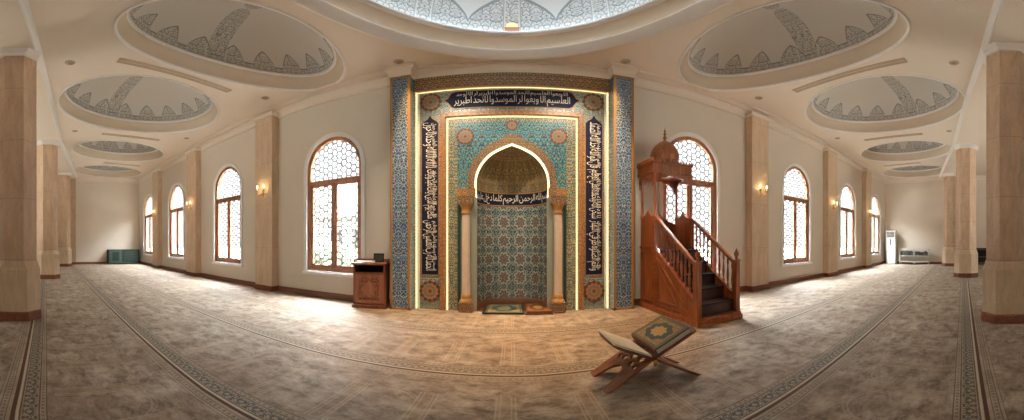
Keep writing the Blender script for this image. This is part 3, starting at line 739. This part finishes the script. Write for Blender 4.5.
# slim columns at the jambs
for s in (-1, 1):
    x, y = s*.955, YF-.09
    c = MB().lathe([(.092, .38), (.088, .6), (.085, 2.06)], (x, y, 0), 20).build('colonnette', 'column_marble', mih)
    b = MB().lathe([(.088, 2.05), (.105, 2.07), (.105, 2.10), (.09, 2.12), (.10, 2.18), (.135, 2.25), (.14, 2.27)], (x, y, 0), 20); b.build('capital', 'gold_tile', c)
    MB().box(x-.155, x+.155, y-.1, YF+.01, 2.265, 2.46).build('capital_block', 'capital_mosaic', c)
    b = MB().lathe([(.135, .20), (.14, .24), (.12, .27), (.10, .29), (.115, .33), (.11, .36), (.092, .385)], (x, y, 0), 20); b.build('base_ring', 'gold_tile', c)
    MB().box(x-.15, x+.15, y-.12, YF+.01, 0, .205).build('base_block', 'capital_mosaic', c)
    MB().box(min(s*1.085, s*.74), max(s*1.085, s*.74), YF-.012, YF-.004, 0, 2.46).build('jamb_panel', 'niche_tile', mih)
# cornice over the portal
b = MB(); prof = [(0, 5.42), (.04, 5.42), (.05, 5.47), (.03, 5.49), (.06, 5.57), (.11, 5.61), (.11, 5.66), (.16, 5.665), (.16, 5.70)]
pth = [((-2.57, YW), (-1, 0)), ((-2.57, 6.12), (-1, -1)), ((-2.13, 6.12), (1, -1)), ((-2.13, YF), (1, -1)), ((2.13, YF), (-1, -1)), ((2.13, 6.12), (-1, -1)), ((2.57, 6.12), (1, -1)), ((2.57, YW), (1, 0))]
rows = [[b.bm.verts.new((p[0]+q[0]*n_, p[1]+q[1]*n_, z)) for n_, z in prof] for p, q in pth]
for r0, r1 in zip(rows, rows[1:]):
    for j in range(len(prof)-1): b.bm.faces.new((r0[j], r1[j], r1[j+1], r0[j+1]))
b.build('cornice', 'ceiling_plaster', mih)

# ------------------------------------------------------------------ the pulpit
mx0, mx1 = 2.90, 3.88; my0, my1 = 4.30, 6.43
mn = thing('minbar', 'brown wooden pulpit with stairs, balustrades and small domed canopy', 'pulpit', ((mx0+mx1)/2, (my0+my1)/2, 0))
b = MB(); b.box(mx0-.04, mx1+.06, my0-.05, my1, 0, .10); b.box(mx0-.02, mx1+.04, my0-.03, my1, .10, .145); b.build('plinth', 'minbar_wood', mn, .008)
NS = 5
for k in range(NS):
    y0 = my0+.10+.27*k; z1 = .145+.232*(k+1)
    if k == NS-1: continue
    s_ = MB().box(mx0+.05, mx1-.05, y0, my1-.02, .145+.232*k, z1-.03).build('step', 'step_wood', mn)
    MB().box(mx0+.05, mx1-.05, y0-.03, y0+.29, z1-.03, z1).build('tread', 'tread_carpet', s_, .006)
YP = my0+.10+.27*4
s_ = MB().box(mx0+.05, mx1-.05, YP, my1-.02, .145, 1.27).build('platform', 'step_wood', mn)
MB().box(mx0+.05, mx1-.05, YP-.03, my1-.02, 1.27, 1.305).build('tread', 'tread_carpet', s_)
YC = 5.78; RB0, RB1 = .40, 1.36; RT0, RT1 = 1.06, 2.02      # lower and upper rail heights at the foot and at the canopy
for s, xw in ((-1, mx0), (1, mx1)):
    X0, X1 = (xw, xw+.05) if s < 0 else (xw-.05, xw)
    G = lambda a, z, d: (X0+d, a, z)
    b = MB(); b.poly([(my0+.05, .14), (my1, .14), (my1, 1.36), (YC, 1.36), (my0+.05, RB0)], [], .05, G); sp = b.build('side_panel', 'minbar_wood', mn)
    m = MB(); xo = xw-.012 if s < 0 else xw+.012
    def strip(p, q, w=.035):
        m.beam((xo, *p), (xo, *q), .024, w, up=(0, -(q[1]-p[1]), (q[0]-p[0])))
    # raised mouldings: triangle under the stair, upright panel under the platform
    T = [(my0+.26, .21), (YC-.10, .21), (YC-.10, 1.16)]
    for p, q in zip(T, T[1:]+T[:1]): strip(p, q)
    T = [(my0+.62, .28), (YC-.17, .28), (YC-.17, .98)]
    for p, q in zip(T, T[1:]+T[:1]): strip(p, q, .018)
    R = [(YC+.06, .21), (my1-.06, .21), (my1-.06, 1.26), (YC+.06, 1.26)]
    for p, q in zip(R, R[1:]+R[:1]): strip(p, q)
    strip((my0+.05, RB0), (YC, 1.36), .05); strip((YC, 1.36), (my1, 1.36), .05); strip((YC-.02, .15), (YC-.02, 2.0), .06)
    m.build('panel_moulding', 'minbar_rail_wood', sp)
    # upper screen beside the seat, with an ogee crest
    b = MB(); ym = (YC+my1)/2
    crest = [(YC, 1.36), (my1, 1.36), (my1, 2.0), (my1-.10, 2.03), (ym+.12, 2.06), (ym+.06, 2.12), (ym, 2.19), (ym-.06, 2.12), (ym-.12, 2.06), (YC+.10, 2.03), (YC, 2.0)]
    b.poly(crest, [], .04, lambda a, z, d: (X0+.005+d, a, z)); b.build('seat_screen', 'minbar_wood', mn)
    xc = (X0+X1)/2
    h = MB(); h.beam((xc, my0+.05, RT0), (xc, YC+.02, RT1+.01), .075, .06); h.build('handrail', 'minbar_rail_wood', mn, .01)
    h = MB(); h.beam((xc, my0+.05, RB0+.02), (xc, YC+.02, 1.385), .06, .045); h.build('lower_rail', 'minbar_rail_wood', mn)
    NBAL = 11
    for k in range(NBAL):
        f = (k+.8)/(NBAL+.4); y = my0+.05+(YC-my0-.05)*f; z0 = RB0+.02+(1.385-RB0-.02)*f; L = (RT0-RB0)-.01
        MB().lathe([(.012, 0), (.022, .04), (.022, .09), (.012, .11), (.02, .17), (.026, .26), (.018, .36), (.012, .46), (.022, .49), (.022, .56), (.012, L)], (xc, y, z0), 8).build('baluster', 'minbar_wood', mn)
    nw_ = MB().box(xc-.05, xc+.05, my0-.01, my0+.09, .14, 1.12); nw_.box(xc-.06, xc+.06, my0-.02, my0+.10, 1.12, 1.15)
    nwo = nw_.build('newel_post', 'minbar_wood', mn, .006)
    MB().lathe([(.02, 0), (.045, .02), (.02, .04), (.035, .06), (.05, .095), (.045, .13), (.02, .17), (.012, .19), (.001, .22)], (xc, my0+.04, 1.15), 14).build('finial', 'minbar_wood', nwo)
    for y in (YC+.02, my1-.04):
        MB().lathe([(.045, 0), (.045, .06), (.03, .08), (.028, .5), (.032, .84), (.05, .90), (.04, .94), (.06, 1.0)], (xc, y, 2.0), 12).build('canopy_post', 'minbar_wood', mn)
# back rest
b = MB(); xm = (mx0+mx1)/2
b.poly([(mx0+.05, 1.3), (mx1-.05, 1.3), (mx1-.05, 1.9), (xm+.2, 1.98), (xm, 2.12), (xm-.2, 1.98), (mx0+.05, 1.9)], [], .04, lambda a, z, d: (a, my1-.05+d, z)); b.build('back_rest', 'minbar_wood', mn)
# canopy
cx0, cx1, cy0, cy1 = mx0-.09, mx1-.02, YC-.08, my1+.02
cn = MB()
cn.box(cx0+.03, cx1-.03, cy0+.03, cy1, 3.02, 3.18); cn.box(cx0, cx1, cy0, cy1, 3.18, 3.22); cn.box(cx0+.02, cx1-.02, cy0+.02, cy1, 2.97, 3.02)
can = cn.build('canopy', 'minbar_wood', mn, .006)
def valance(p, q, nm):
    (xa, ya), (xb, yb) = p, q; L = sqrt((xb-xa)**2+(yb-ya)**2); N = 40; low = []
    for i in range(N+1):
        u = i/N; x = 2*abs(u-.5)                   # 0 middle, 1 at the posts
        z = 2.94-.20*x**2.2-.035*abs(sin(u*pi*5)) if .04 < u < .96 else 2.66
        low.append((u, z))
    b = MB(); th = .03; nx, ny = (yb-ya)/L*th, -(xb-xa)/L*th
    b.poly([(u, z) for u, z in low]+[(1, 3.0), (0, 3.0)], [], 1.0, lambda u, z, d: (xa+(xb-xa)*u+nx*d, ya+(yb-ya)*u+ny*d, z)); b.build(nm, 'minbar_wood', can)
P_ = [(cx0+.07, cy0+.08), (cx1-.04, cy0+.08), (cx1-.04, cy1-.05), (cx0+.07, cy1-.05)]
for p, q in zip(P_, P_[1:]+P_[:1]): valance(p, q, 'valance')
b = MB()
for i in range(14):
    f = i/13
    for (x, y) in ((cx0+.03+(cx1-cx0-.06)*f, cy0+.02), (cx0+.02, cy0+.03+(cy1-cy0-.06)*f), (cx1-.02, cy0+.03+(cy1-cy0-.06)*f)):
        b.hexa([(x-.026, y-.012, 3.22), (x+.026, y-.012, 3.22), (x+.026, y+.012, 3.22), (x-.026, y+.012, 3.22), (x-.006, y-.012, 3.29), (x+.006, y-.012, 3.29), (x+.006, y+.012, 3.29), (x-.006, y+.012, 3.29)])
b.build('cresting', 'minbar_wood', can)
dc = ((cx0+cx1)/2, (cy0+cy1)/2, 3.22)
dm = MB().lathe([(.36, 0), (.36, .05), (.31, .07), (.30, .12), (.325, .18), (.33, .25), (.30, .36), (.235, .47), (.15, .55), (.06, .60), (.03, .63)], dc, 32).build('dome', 'minbar_wood', mn)
MB().lathe([(.03, .61), (.022, .65), (.05, .69), (.022, .73), (.018, .75), (.04, .785), (.014, .82), (.012, .84), (.028, .865), (.008, .89), (.001, .97)], dc, 12).build('finial', 'minbar_wood', dm)

mn.rotation_euler = (0, 0, .05); mn.location.y -= .05
# ------------------------------------------------------------------ cabinet and what stands on it
def rotated(o, ang): o.rotation_euler = (0, 0, ang)
ang_c = math.radians(11); cw, cdp = .74, .40
cab = thing('cabinet', 'brown wooden lectern cabinet with carved door under the left window', 'cabinet', (-3.06, 6.15, 0))
def cbx(x0, x1, y0, y1, z0, z1): return MB().box(x0-3.06, x1-3.06, y0+6.15, y1+6.15, z0, z1)
cbx(-.39, .39, -.22, .21, 0, .09).build('plinth', 'cabinet_wood', cab, .01)
cbx(-.37, .37, -.17, .20, .09, .80).build('carcass', 'cabinet_wood', cab, .006)
b = cbx(-.37, -.33, -.20, .20, .78, 1.0); b.box(.33-3.06, .37-3.06, 5.95, 6.35, .78, 1.0); b.box(-.35-3.06, .35-3.06, 6.31, 6.35, .78, 1.0); b.box(-.35-3.06, .35-3.06, 5.95, 6.35, .78, .81); b.build('shelf_bay', 'cabinet_wood', cab)
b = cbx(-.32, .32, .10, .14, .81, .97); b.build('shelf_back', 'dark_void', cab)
cbx(-.39, .39, -.22, .20, .97, 1.02).build('top', 'cabinet_wood', cab, .01)
b = cbx(-.39, -.355, -.10, .20, 1.02, 1.09); b.box(.355-3.06, .39-3.06, 6.05, 6.35, 1.02, 1.09); b.box(-.39-3.06, .39-3.06, 6.32, 6.35, 1.02, 1.09); b.build('gallery_rail', 'cabinet_wood', cab)
d = MB(); d.poly(rect(-.33, .33, .12, .76), [rect(-.23, .23, .19, .69)], .025, lambda a, z, q: (-3.06+a, 6.15-.195+q, z)); dr = d.build('door', 'cabinet_panel_wood', cab)
cbx(-.24, .24, -.182, -.172, .18, .70).build('carved_panel', 'carved_panel', dr)
d = MB(); r_ = [(.15*(1+.15*cos(8*2*pi*i/48))*cos(2*pi*i/48), .44+.17*(1+.15*cos(8*2*pi*i/48))*sin(2*pi*i/48)) for i in range(48)]
d.poly(r_, [], .012, lambda a, z, q: (-3.06+a, 6.15-.192+q, z)); d.build('carved_rosette', 'cabinet_panel_wood', dr)
rotated(cab, ang_c)
def on_cab(x, y, z): return (-3.06+x*cos(ang_c)-y*sin(ang_c), 6.15+x*sin(ang_c)+y*cos(ang_c), z)
l = on_cab(.16, .04, 1.02); fr = thing('picture_frame', 'small dark framed picture standing on the lectern cabinet', 'picture frame', l)
b = MB(); b.poly(rect(-.12, .12, 0, .20), [rect(-.095, .095, .025, .175)], .02, lambda a, z, q: (l[0]+a, l[1]+q+z*.12, l[2]+z)); b.build('frame', 'dark_void', fr)
b = MB(); b.poly(rect(-.1, .1, .02, .18), [], .008, lambda a, z, q: (l[0]+a, l[1]+.006+q+z*.12, l[2]+z)); b.build('picture', 'grey_green', fr)
b = MB(); b.beam((l[0], l[1]+.02, l[2]+.14), (l[0], l[1]+.10, l[2]+.004), .03, .006); b.build('easel_leg', 'dark_void', fr)
rotated(fr, ang_c)
l = on_cab(-.14, -.02, 1.02); bk = thing('open_book', 'pale book lying flat on the lectern cabinet', 'book', l)
b = MB(); b.box(l[0]-.2, l[0]+.2, l[1]-.13, l[1]+.13, l[2], l[2]+.012); b.build('cover', 'cabinet_wood', bk)
for s in (-1, 1): MB().box(l[0]+(s-1)*.095, l[0]+(s+1)*.095, l[1]-.12, l[1]+.12, l[2]+.012, l[2]+.03).build('pages', 'paper', bk, .006)
rotated(bk, ang_c)
l = on_cab(.10, -.17, 1.02)
b = MB(); b.box(l[0]-.03, l[0]+.03, l[1]-.02, l[1]+.02, l[2], l[2]+.05)
tag(b.build('paper_tag', 'paper'), 'small cream card propped at the front edge of the lectern cabinet', 'card')

# ------------------------------------------------------------------ book stand with the large book
VX, VZ, Y0, Y1 = 1.305, .33, 2.60, 3.16
st = thing('book_stand', 'carved folding wooden book stand standing on the carpet', 'book stand', (VX, (Y0+Y1)/2, 0))
def stand_board(s):
    """one board from its top edge on side s, through the hinge, to its feet on the other side"""
    up_ = .58 if s > 0 else .45
    sl = math.radians(25 if s > 0 else 25); dx, dz = cos(sl)*s, sin(sl)
    la = math.radians(34.5 if s > 0 else 30.5); lowl = VZ/sin(la); ldx, ldz = -cos(la)*s, -sin(la)
    def pos(q, y, d):      # q along the board (0 at hinge), y across, d thickness upward
        if q >= 0: return (VX+dx*q-s*dz*d, y, VZ+dz*q+abs(dx)*d)
        q = -q; return (VX+ldx*q-s*(-ldz)*d*1.0, y, VZ+ldz*q+abs(ldx)*d)
    th = .026
    b = MB(); N = 10
    # leaf with a scalloped top edge
    topz = [(up_-.05+.05*sin(pi*i/N)**.6*(1 if i not in (2, 8) else .8), Y0+(Y1-Y0)*i/N) for i in range(N+1)]
    b.poly([(0, Y0), (0, Y1)]+[(q, y) for q, y in reversed(topz)], [], th, lambda q, y, d: pos(q, y, d-th)); leaf = b.build('board', 'stand_wood', st)
    # legs: pierced plate with an arched opening
    L = lowl; ym = (Y0+Y1)/2; hw = (Y1-Y0)/2
    outl = [(-0.001, Y0), (-L, Y0), (-L, Y0+.13)]+[(-L+(L*.52)*sin(pi/2*i/8)**.9 if i else -L+.001, ym-(hw-.13)*cos(pi/2*i/8)) for i in range(1, 9)]
    outl += [(a, 2*ym-y) for a, y in reversed(outl[3:-1])]+[(-L, Y1-.13), (-L, Y1), (-0.001, Y1)]
    holes = []
    for (qa, ya, r) in ((-.09, ym, .062), (-.085, ym-.15, .05), (-.085, ym+.15, .05), (-.185, ym-.095, .042), (-.185, ym+.095, .042), (-.20, ym-.19, .036), (-.20, ym+.19, .036)):
        holes.append([(qa+r*1.1*cos(2*pi*i/10)*(.75+.25*cos(4*2*pi*i/10)), ya+r*sin(2*pi*i/10)) for i in range(10)])
    b = MB(); b.poly(outl, holes, th, lambda q, y, d: pos(q, y, d-th)); b.build('leg_frame', 'stand_wood', leaf)
    return pos
posr = stand_board(1); posl = stand_board(-1)
MB().tube([(VX, Y0-.012, VZ-.02), (VX, Y1+.012, VZ-.02)], .022, 10).build('hinge', 'stand_wood', st)
MB().lathe([(.006, 0), (.018, -.01), (.02, -.05), (.01, -.07), (.001, -.08)], (VX+.01, Y0-.02, VZ-.02), 10).build('tassel', 'brass', st)
bk = thing('holy_book', 'large closed book with green ring medallion on its gold cover, resting on the stand', 'book', (VX+.2, (Y0+Y1)/2, VZ))
BL = .43
def bx_pos(f, q0, q1, y0, y1, d0, d1, name, mat, par, uv=False):
    b = MB(); b.hexa([f(q0, y0, d0), f(q1, y0, d0), f(q1, y1, d0), f(q0, y1, d0), f(q0, y0, d1), f(q1, y0, d1), f(q1, y1, d1), f(q0, y1, d1)])
    if uv:
        b.uvl = b.bm.loops.layers.uv.new('UVMap'); M_ = {}
        b.bm.faces.ensure_lookup_table()
        for fc in b.bm.faces:
            for l_ in fc.loops:
                i = l_.vert.index if False else None
        b.bm.verts.ensure_lookup_table(); b.bm.verts.index_update()
        uvs = [(-1, -1), (1, -1), (1, 1), (-1, 1)]*2
        for fc in b.bm.faces:
            for l_ in fc.loops: l_[b.uvl].uv = uvs[l_.vert.index]
    return b.build(name, mat, par)
q0 = .045
bx_pos(posr, q0, q0+BL, Y0-.01, Y1+.03, .004, .014, 'back_cover', 'cabinet_wood', bk)
bx_pos(posr, q0+.005, q0+BL-.01, Y0, Y1+.02, .014, .066, 'pages', 'paper', bk)
bx_pos(posr, q0-.004, q0+.006, Y0-.01, Y1+.03, .004, .076, 'spine', 'stand_wood', bk)
bx_pos(posr, q0, q0+BL, Y0-.01, Y1+.03, .066, .078, 'front_cover', 'holy_book_cover', bk, True)
pg = thing('loose_sheets', 'pale open sheets lying on the left leaf of the book stand', 'papers', (VX-.2, (Y0+Y1)/2, VZ))
bx_pos(posl, .03, .43, Y0+.01, Y1-.01, .003, .018, 'sheets', 'paper', pg)
bx_pos(posl, .02, .44, Y0+.003, Y1-.003, .0, .004, 'folder', 'paper', pg)

# ------------------------------------------------------------------ rug and box before the niche
def slab(x0, x1, y0, y1, z0, z1, name, mat, par, uv=True):
    return bx_pos(lambda q, y, d: (q, y, d), x0, x1, y0, y1, z0, z1, name, mat, par, uv)
rg = thing('prayer_rug', 'flat teal edged prayer rug with oval medallion in front of the niche', 'rug', (-.18, 6.5, 0))
slab(-.60, .25, 6.08, 7.0, .008, .026, 'rug_base', 'dark_green_cover', rg, False)
slab(-.575, .24, 6.11, 6.99, .026, .032, 'rug_face', 'rug_pattern', rg)
bo = thing('wooden_box', 'low brown wooden box with round medallion lid, right of the prayer rug', 'box', (.54, 6.4, 0))
slab(.30, .79, 6.06, 6.86, .008, .055, 'box_body', 'cabinet_wood', bo, False)
slab(.28, .81, 6.04, 6.88, .055, .075, 'box_lid', 'box_lid_pattern', bo)
slab(.27, .30, 6.03, 6.1, 0, .05, 'foot', 'cabinet_wood', bo, False); slab(.79, .82, 6.03, 6.1, 0, .05, 'foot', 'cabinet_wood', bo, False)
tg = MB(); tg.box(.86, 1.06, 6.12, 6.17, 0, .03)
tag(tg.build('wooden_strip', 'cabinet_wood'), 'short dark wooden strip on the carpet by the right niche column', 'strip')

# ------------------------------------------------------------------ wall sconces
def sconce(x, y, z, label):
    t = thing('wall_sconce', label, 'wall lamp', (x, y, z), 'two armed wall sconces')
    MB().lathe([(.001, 0), (.03, .02), (.05, .08), (.035, .16), (.05, .22), (.02, .28), (.001, .31)], (x, y, z-.16), 14, 1, .45).build('backplate', 'brass', t)
    for s in (-1, 1):
        a = MB().tube([(x, y-.02, z-.06), (x+s*.04, y-.08, z-.11), (x+s*.10, y-.12, z-.10), (x+s*.14, y-.12, z-.04), (x+s*.14, y-.12, z+.0)], .011).build('arm', 'brass', t)
        MB().lathe([(.012, -.01), (.045, .01), (.04, .02), (.012, .02)], (x+s*.14, y-.12, z), 14).build('drip_pan', 'brass', a)
        MB().lathe([(.016, .015), (.016, .10), (.001, .10)], (x+s*.14, y-.12, z), 10).build('candle_sleeve', 'candle', a)
        MB().lathe([(.008, .10), (.024, .125), (.026, .15), (.016, .185), (.001, .215)], (x+s*.14, y-.12, z), 10).build('bulb', 'warm_bulb', a)
    L = bpy.data.lights.new('sconce_glow', 'POINT'); L.energy = 2.0; L.color = (1, .68, .34); L.shadow_soft_size = .06
    o = bpy.data.objects.new('sconce_glow', L); C.objects.link(o); o.location = (x, y-.2, z+.16)
for sd, nm in ((-1, 'left'), (1, 'right')):
    for k, ((a, c), w) in enumerate(zip(PE, ('nearest', 'second', 'farthest'))):
        u = (a+c)/2; sconce(sd*u, wy(u)-.27, 3.0, 'lit two candle brass sconce on the %s %s pilaster' % (w, nm))

# ------------------------------------------------------------------ far ends of the hall
gc = thing('green_cabinet', 'low dark green cabinet with pale framed doors by the far left corner', 'cabinet', (-18.9, 5.85, 0))
gy0, gy1 = 4.78, 6.86
MB().box(-19.32, -18.82, gy0, gy1, .03, .95).build('body', 'dark_green_cover', gc, .02)
def gdoor(y0, y1, mat, nm):
    b = MB(); b.poly(rect(y0, y1, .10, .90), [rect(y0+.09, y1-.09, .22, .80)], .03, lambda a, z, q: (-18.82+q, a, z)); o = b.build('door', 'pale_frame', gc)
    MB().box(-18.82, -18.80, y0+.06, y1-.06, .2, .82).build('door_panel', mat, o)
gdoor(gy0+.14, gy0+.78, 'green_cover', 'a')
b = MB(); 
for z in (.28, .45, .62, .78): b.box(-18.80, -18.785, gy0+1.05, gy0+1.95, z-.012, z+.012)
b.build('slat', 'grey_green', gc)
MB().box(-18.83, -18.80, gy0+.92, gy1-.06, .16, .90).build('door', 'green_cover', gc)
MB().box(-18.84, -18.78, gy0+.78, gy0+.86, .06, .93).build('post', 'pale_frame', gc)
MB().box(-18.84, -18.79, gy0+.03, gy0+.13, .06, .93).build('corner_panel', 'pale_frame', gc)
MB().box(-18.82, -18.79, gy0+.14, gy1-.1, .06, .14).build('bottom_rail', 'pale_frame', gc)

ac = thing('air_conditioner', 'tall white floor standing air conditioner by the far right corner', 'air conditioner', (18.95, 6.40, 0))
MB().box(18.75, 19.15, 6.08, 6.74, .06, 2.18).build('body', 'white_plastic', ac, .03)
MB().box(18.73, 19.13, 6.10, 6.72, 0, .07).build('base', 'white_metal', ac)
MB().box(18.735, 18.76, 6.16, 6.66, 1.74, 2.08).build('air_outlet', 'grey_green', ac, .01)
for k in range(5): MB().box(18.72, 18.74, 6.17, 6.65, 1.79+k*.06, 1.805+k*.06).build('louvre', 'white_metal', ac)
MB().box(18.735, 18.76, 6.385, 6.435, 1.25, 1.62).build('display', 'dark_glass', ac)
MB().box(18.74, 18.755, 6.12, 6.70, .80, .812).build('panel_seam', 'dark_grille', ac)

def rack(x, y0, y1, label, mat, hgt=.98):
    t = thing('shelf_rack', label, 'rack', (x, (y0+y1)/2, 0)); ym = (y0+y1)/2
    for y in (y0, ym, y1):
        for xx in (x-.18, x+.18): MB().box(xx-.018, xx+.018, y-.018, y+.018, 0, hgt).build('post', 'white_metal', t)
    for z in (.16, .55, hgt-.02):
        MB().box(x-.19, x+.19, y0, y1, z-.018, z+.018).build('shelf', 'white_metal', t)
    return t
rack(19.05, 3.95, 5.84, 'low white metal two bay rack on the end wall beside the air conditioner', 'white_metal')
def pile(y0, y1, z, names):
    n_ = 0; y = y0
    while y < y1-.05:
        w = random.uniform(.10, .17); h = random.uniform(.20, .30)
        c = random.choice(['grey_green', 'dark_green_cover', 'green_cover'])
        o = MB().box(18.90, 19.18, y, min(y+w, y1)-.008, z, z+h).build('folded_cloth', c)
        tag(o, 'folded dark green cloth on the upper shelf of the white rack', 'cloth', 'cloths on the white rack')
        y += w
pile(4.0, 4.86, .569, None); pile(4.93, 5.8, .569, None)
t = thing('dark_rack', 'dark shelf rack on the end wall glimpsed between two right columns', 'rack', (19.1, .85, 0))
for y in (.30, 1.40):
    for xx in (18.95, 19.3): MB().box(xx-.02, xx+.02, y-.02, y+.02, 0, 1.05).build('post', 'dark_grille', t)
for z in (.12, .5, .95): MB().box(18.93, 19.32, .28, 1.42, z-.02, z+.02).build('shelf', 'dark_grille', t)
MB().box(19.30, 19.33, .3, 1.4, .1, 1.05).build('back_panel', 'dark_void', t)

# ------------------------------------------------------------------ outside
tag(MB().box(-70, 70, -80, 80, -.6, -.35).build('ground', 'ground_stone'), 'pale paved ground outside the windows', 'ground', kind='structure')
hs = thing('house', 'pale house seen through the clear left window pane', 'house', (-14, 22, -.35))
MB().box(-19, -9.5, 20, 27, -.4, 3.4).build('house_wall', 'house_wall', hs)
b = MB(); b.poly([(-19.6, 3.3), (-8.9, 3.3), (-14.2, 6.4)], [], 8, lambda a, z, d: (a, 19.6+d, z)); b.build('roof', 'house_roof', hs)
for x in (-17, -13, -11): MB().box(x-.5, x+.5, 19.95, 20.02, 1, 2.4).build('house_window', 'dark_glass', hs)
hd = MB()
for i in range(46):
    x = -13+random.uniform(0, 10); y = 14+random.uniform(-.7, .7); z = random.uniform(-.2, 1.1); r = random.uniform(.3, .55)
    bmesh.ops.create_icosphere(hd.bm, subdivisions=2, radius=r, matrix=Matrix.Translation((x, y, z)))
for v in hd.bm.verts: v.co += Vector((random.uniform(-.06, .06), random.uniform(-.06, .06), random.uniform(-.06, .06)))
tag(hd.build('hedge', 'hedge_leaf'), 'green hedge outside the clear left window pane', 'hedge')

# ------------------------------------------------------------------ light
w = bpy.data.worlds.new('World'); bpy.context.scene.world = w; w.use_nodes = True
bg = w.node_tree.nodes['Background']; nt = w.node_tree        # bright hazy sky: whitest overhead, softer near the horizon
tc = nt.nodes.new('ShaderNodeTexCoord'); sx = nt.nodes.new('ShaderNodeSeparateXYZ'); mr = nt.nodes.new('ShaderNodeMapRange')
mr.interpolation_type = 'SMOOTHSTEP'; mr.inputs[1].default_value = .34; mr.inputs[2].default_value = .72; mr.inputs[3].default_value = SKY_LOW; mr.inputs[4].default_value = SKY_HIGH
nt.links.new(tc.outputs['Generated'], sx.inputs[0]); nt.links.new(sx.outputs[2], mr.inputs[0]); nt.links.new(mr.outputs[0], bg.inputs[1])
bg.inputs[0].default_value = (.94, .975, 1, 1)
def spot(x, y, z, e, col, size, tgt, blend=.6, name='downlight_beam'):
    L = bpy.data.lights.new(name, 'SPOT'); L.energy = e; L.color = col; L.spot_size = size; L.spot_blend = blend; L.shadow_soft_size = .06
    o = bpy.data.objects.new(name, L); C.objects.link(o); o.location = (x, y, z)
    o.rotation_euler = (Vector(tgt)-Vector((x, y, z))).to_track_quat('-Z', 'Y').to_euler()
for s in (-1, 1):
    spot(s*2.29, 5.87, ZC-.03, 800, (1, .58, .25), .95, (s*1.25, 5.05, 0), .8)
for s in (-1, 1): spot(s*1.5, 4.0, ZC+.25, 360, (1, .86, .68), 1.15, (s*.9, YF, 2.3), .7, 'dome_accent_light')  # unseen fill spots without a fixture, added to brighten the niche

# ------------------------------------------------------------------ camera
cam = bpy.data.cameras.new('Camera'); co = bpy.data.objects.new('Camera', cam); C.objects.link(co)
co.location = (0, 0, 1.5); co.rotation_euler = (pi/2, 0, 0)
FPX = 305.0
cam.type = 'PANO'; cam.panorama_type = 'EQUIRECTANGULAR'
cam.longitude_min = -512/FPX; cam.longitude_max = 512/FPX
cam.latitude_max = 241/FPX; cam.latitude_min = -179/FPX
cam.clip_start = .01; cam.clip_end = 300
sc = bpy.context.scene; sc.camera = co
sc.view_settings.view_transform = 'Standard'; sc.view_settings.look = 'None'; sc.view_settings.gamma = 1; sc.view_settings.use_curve_mapping = False
sc.view_settings.exposure = 0.64
sc.cycles.max_bounces = 12; sc.cycles.diffuse_bounces = 8; sc.cycles.transparent_max_bounces = 16
sc.cycles.sample_clamp_indirect = 6; sc.cycles.caustics_reflective = False; sc.cycles.caustics_refractive = False
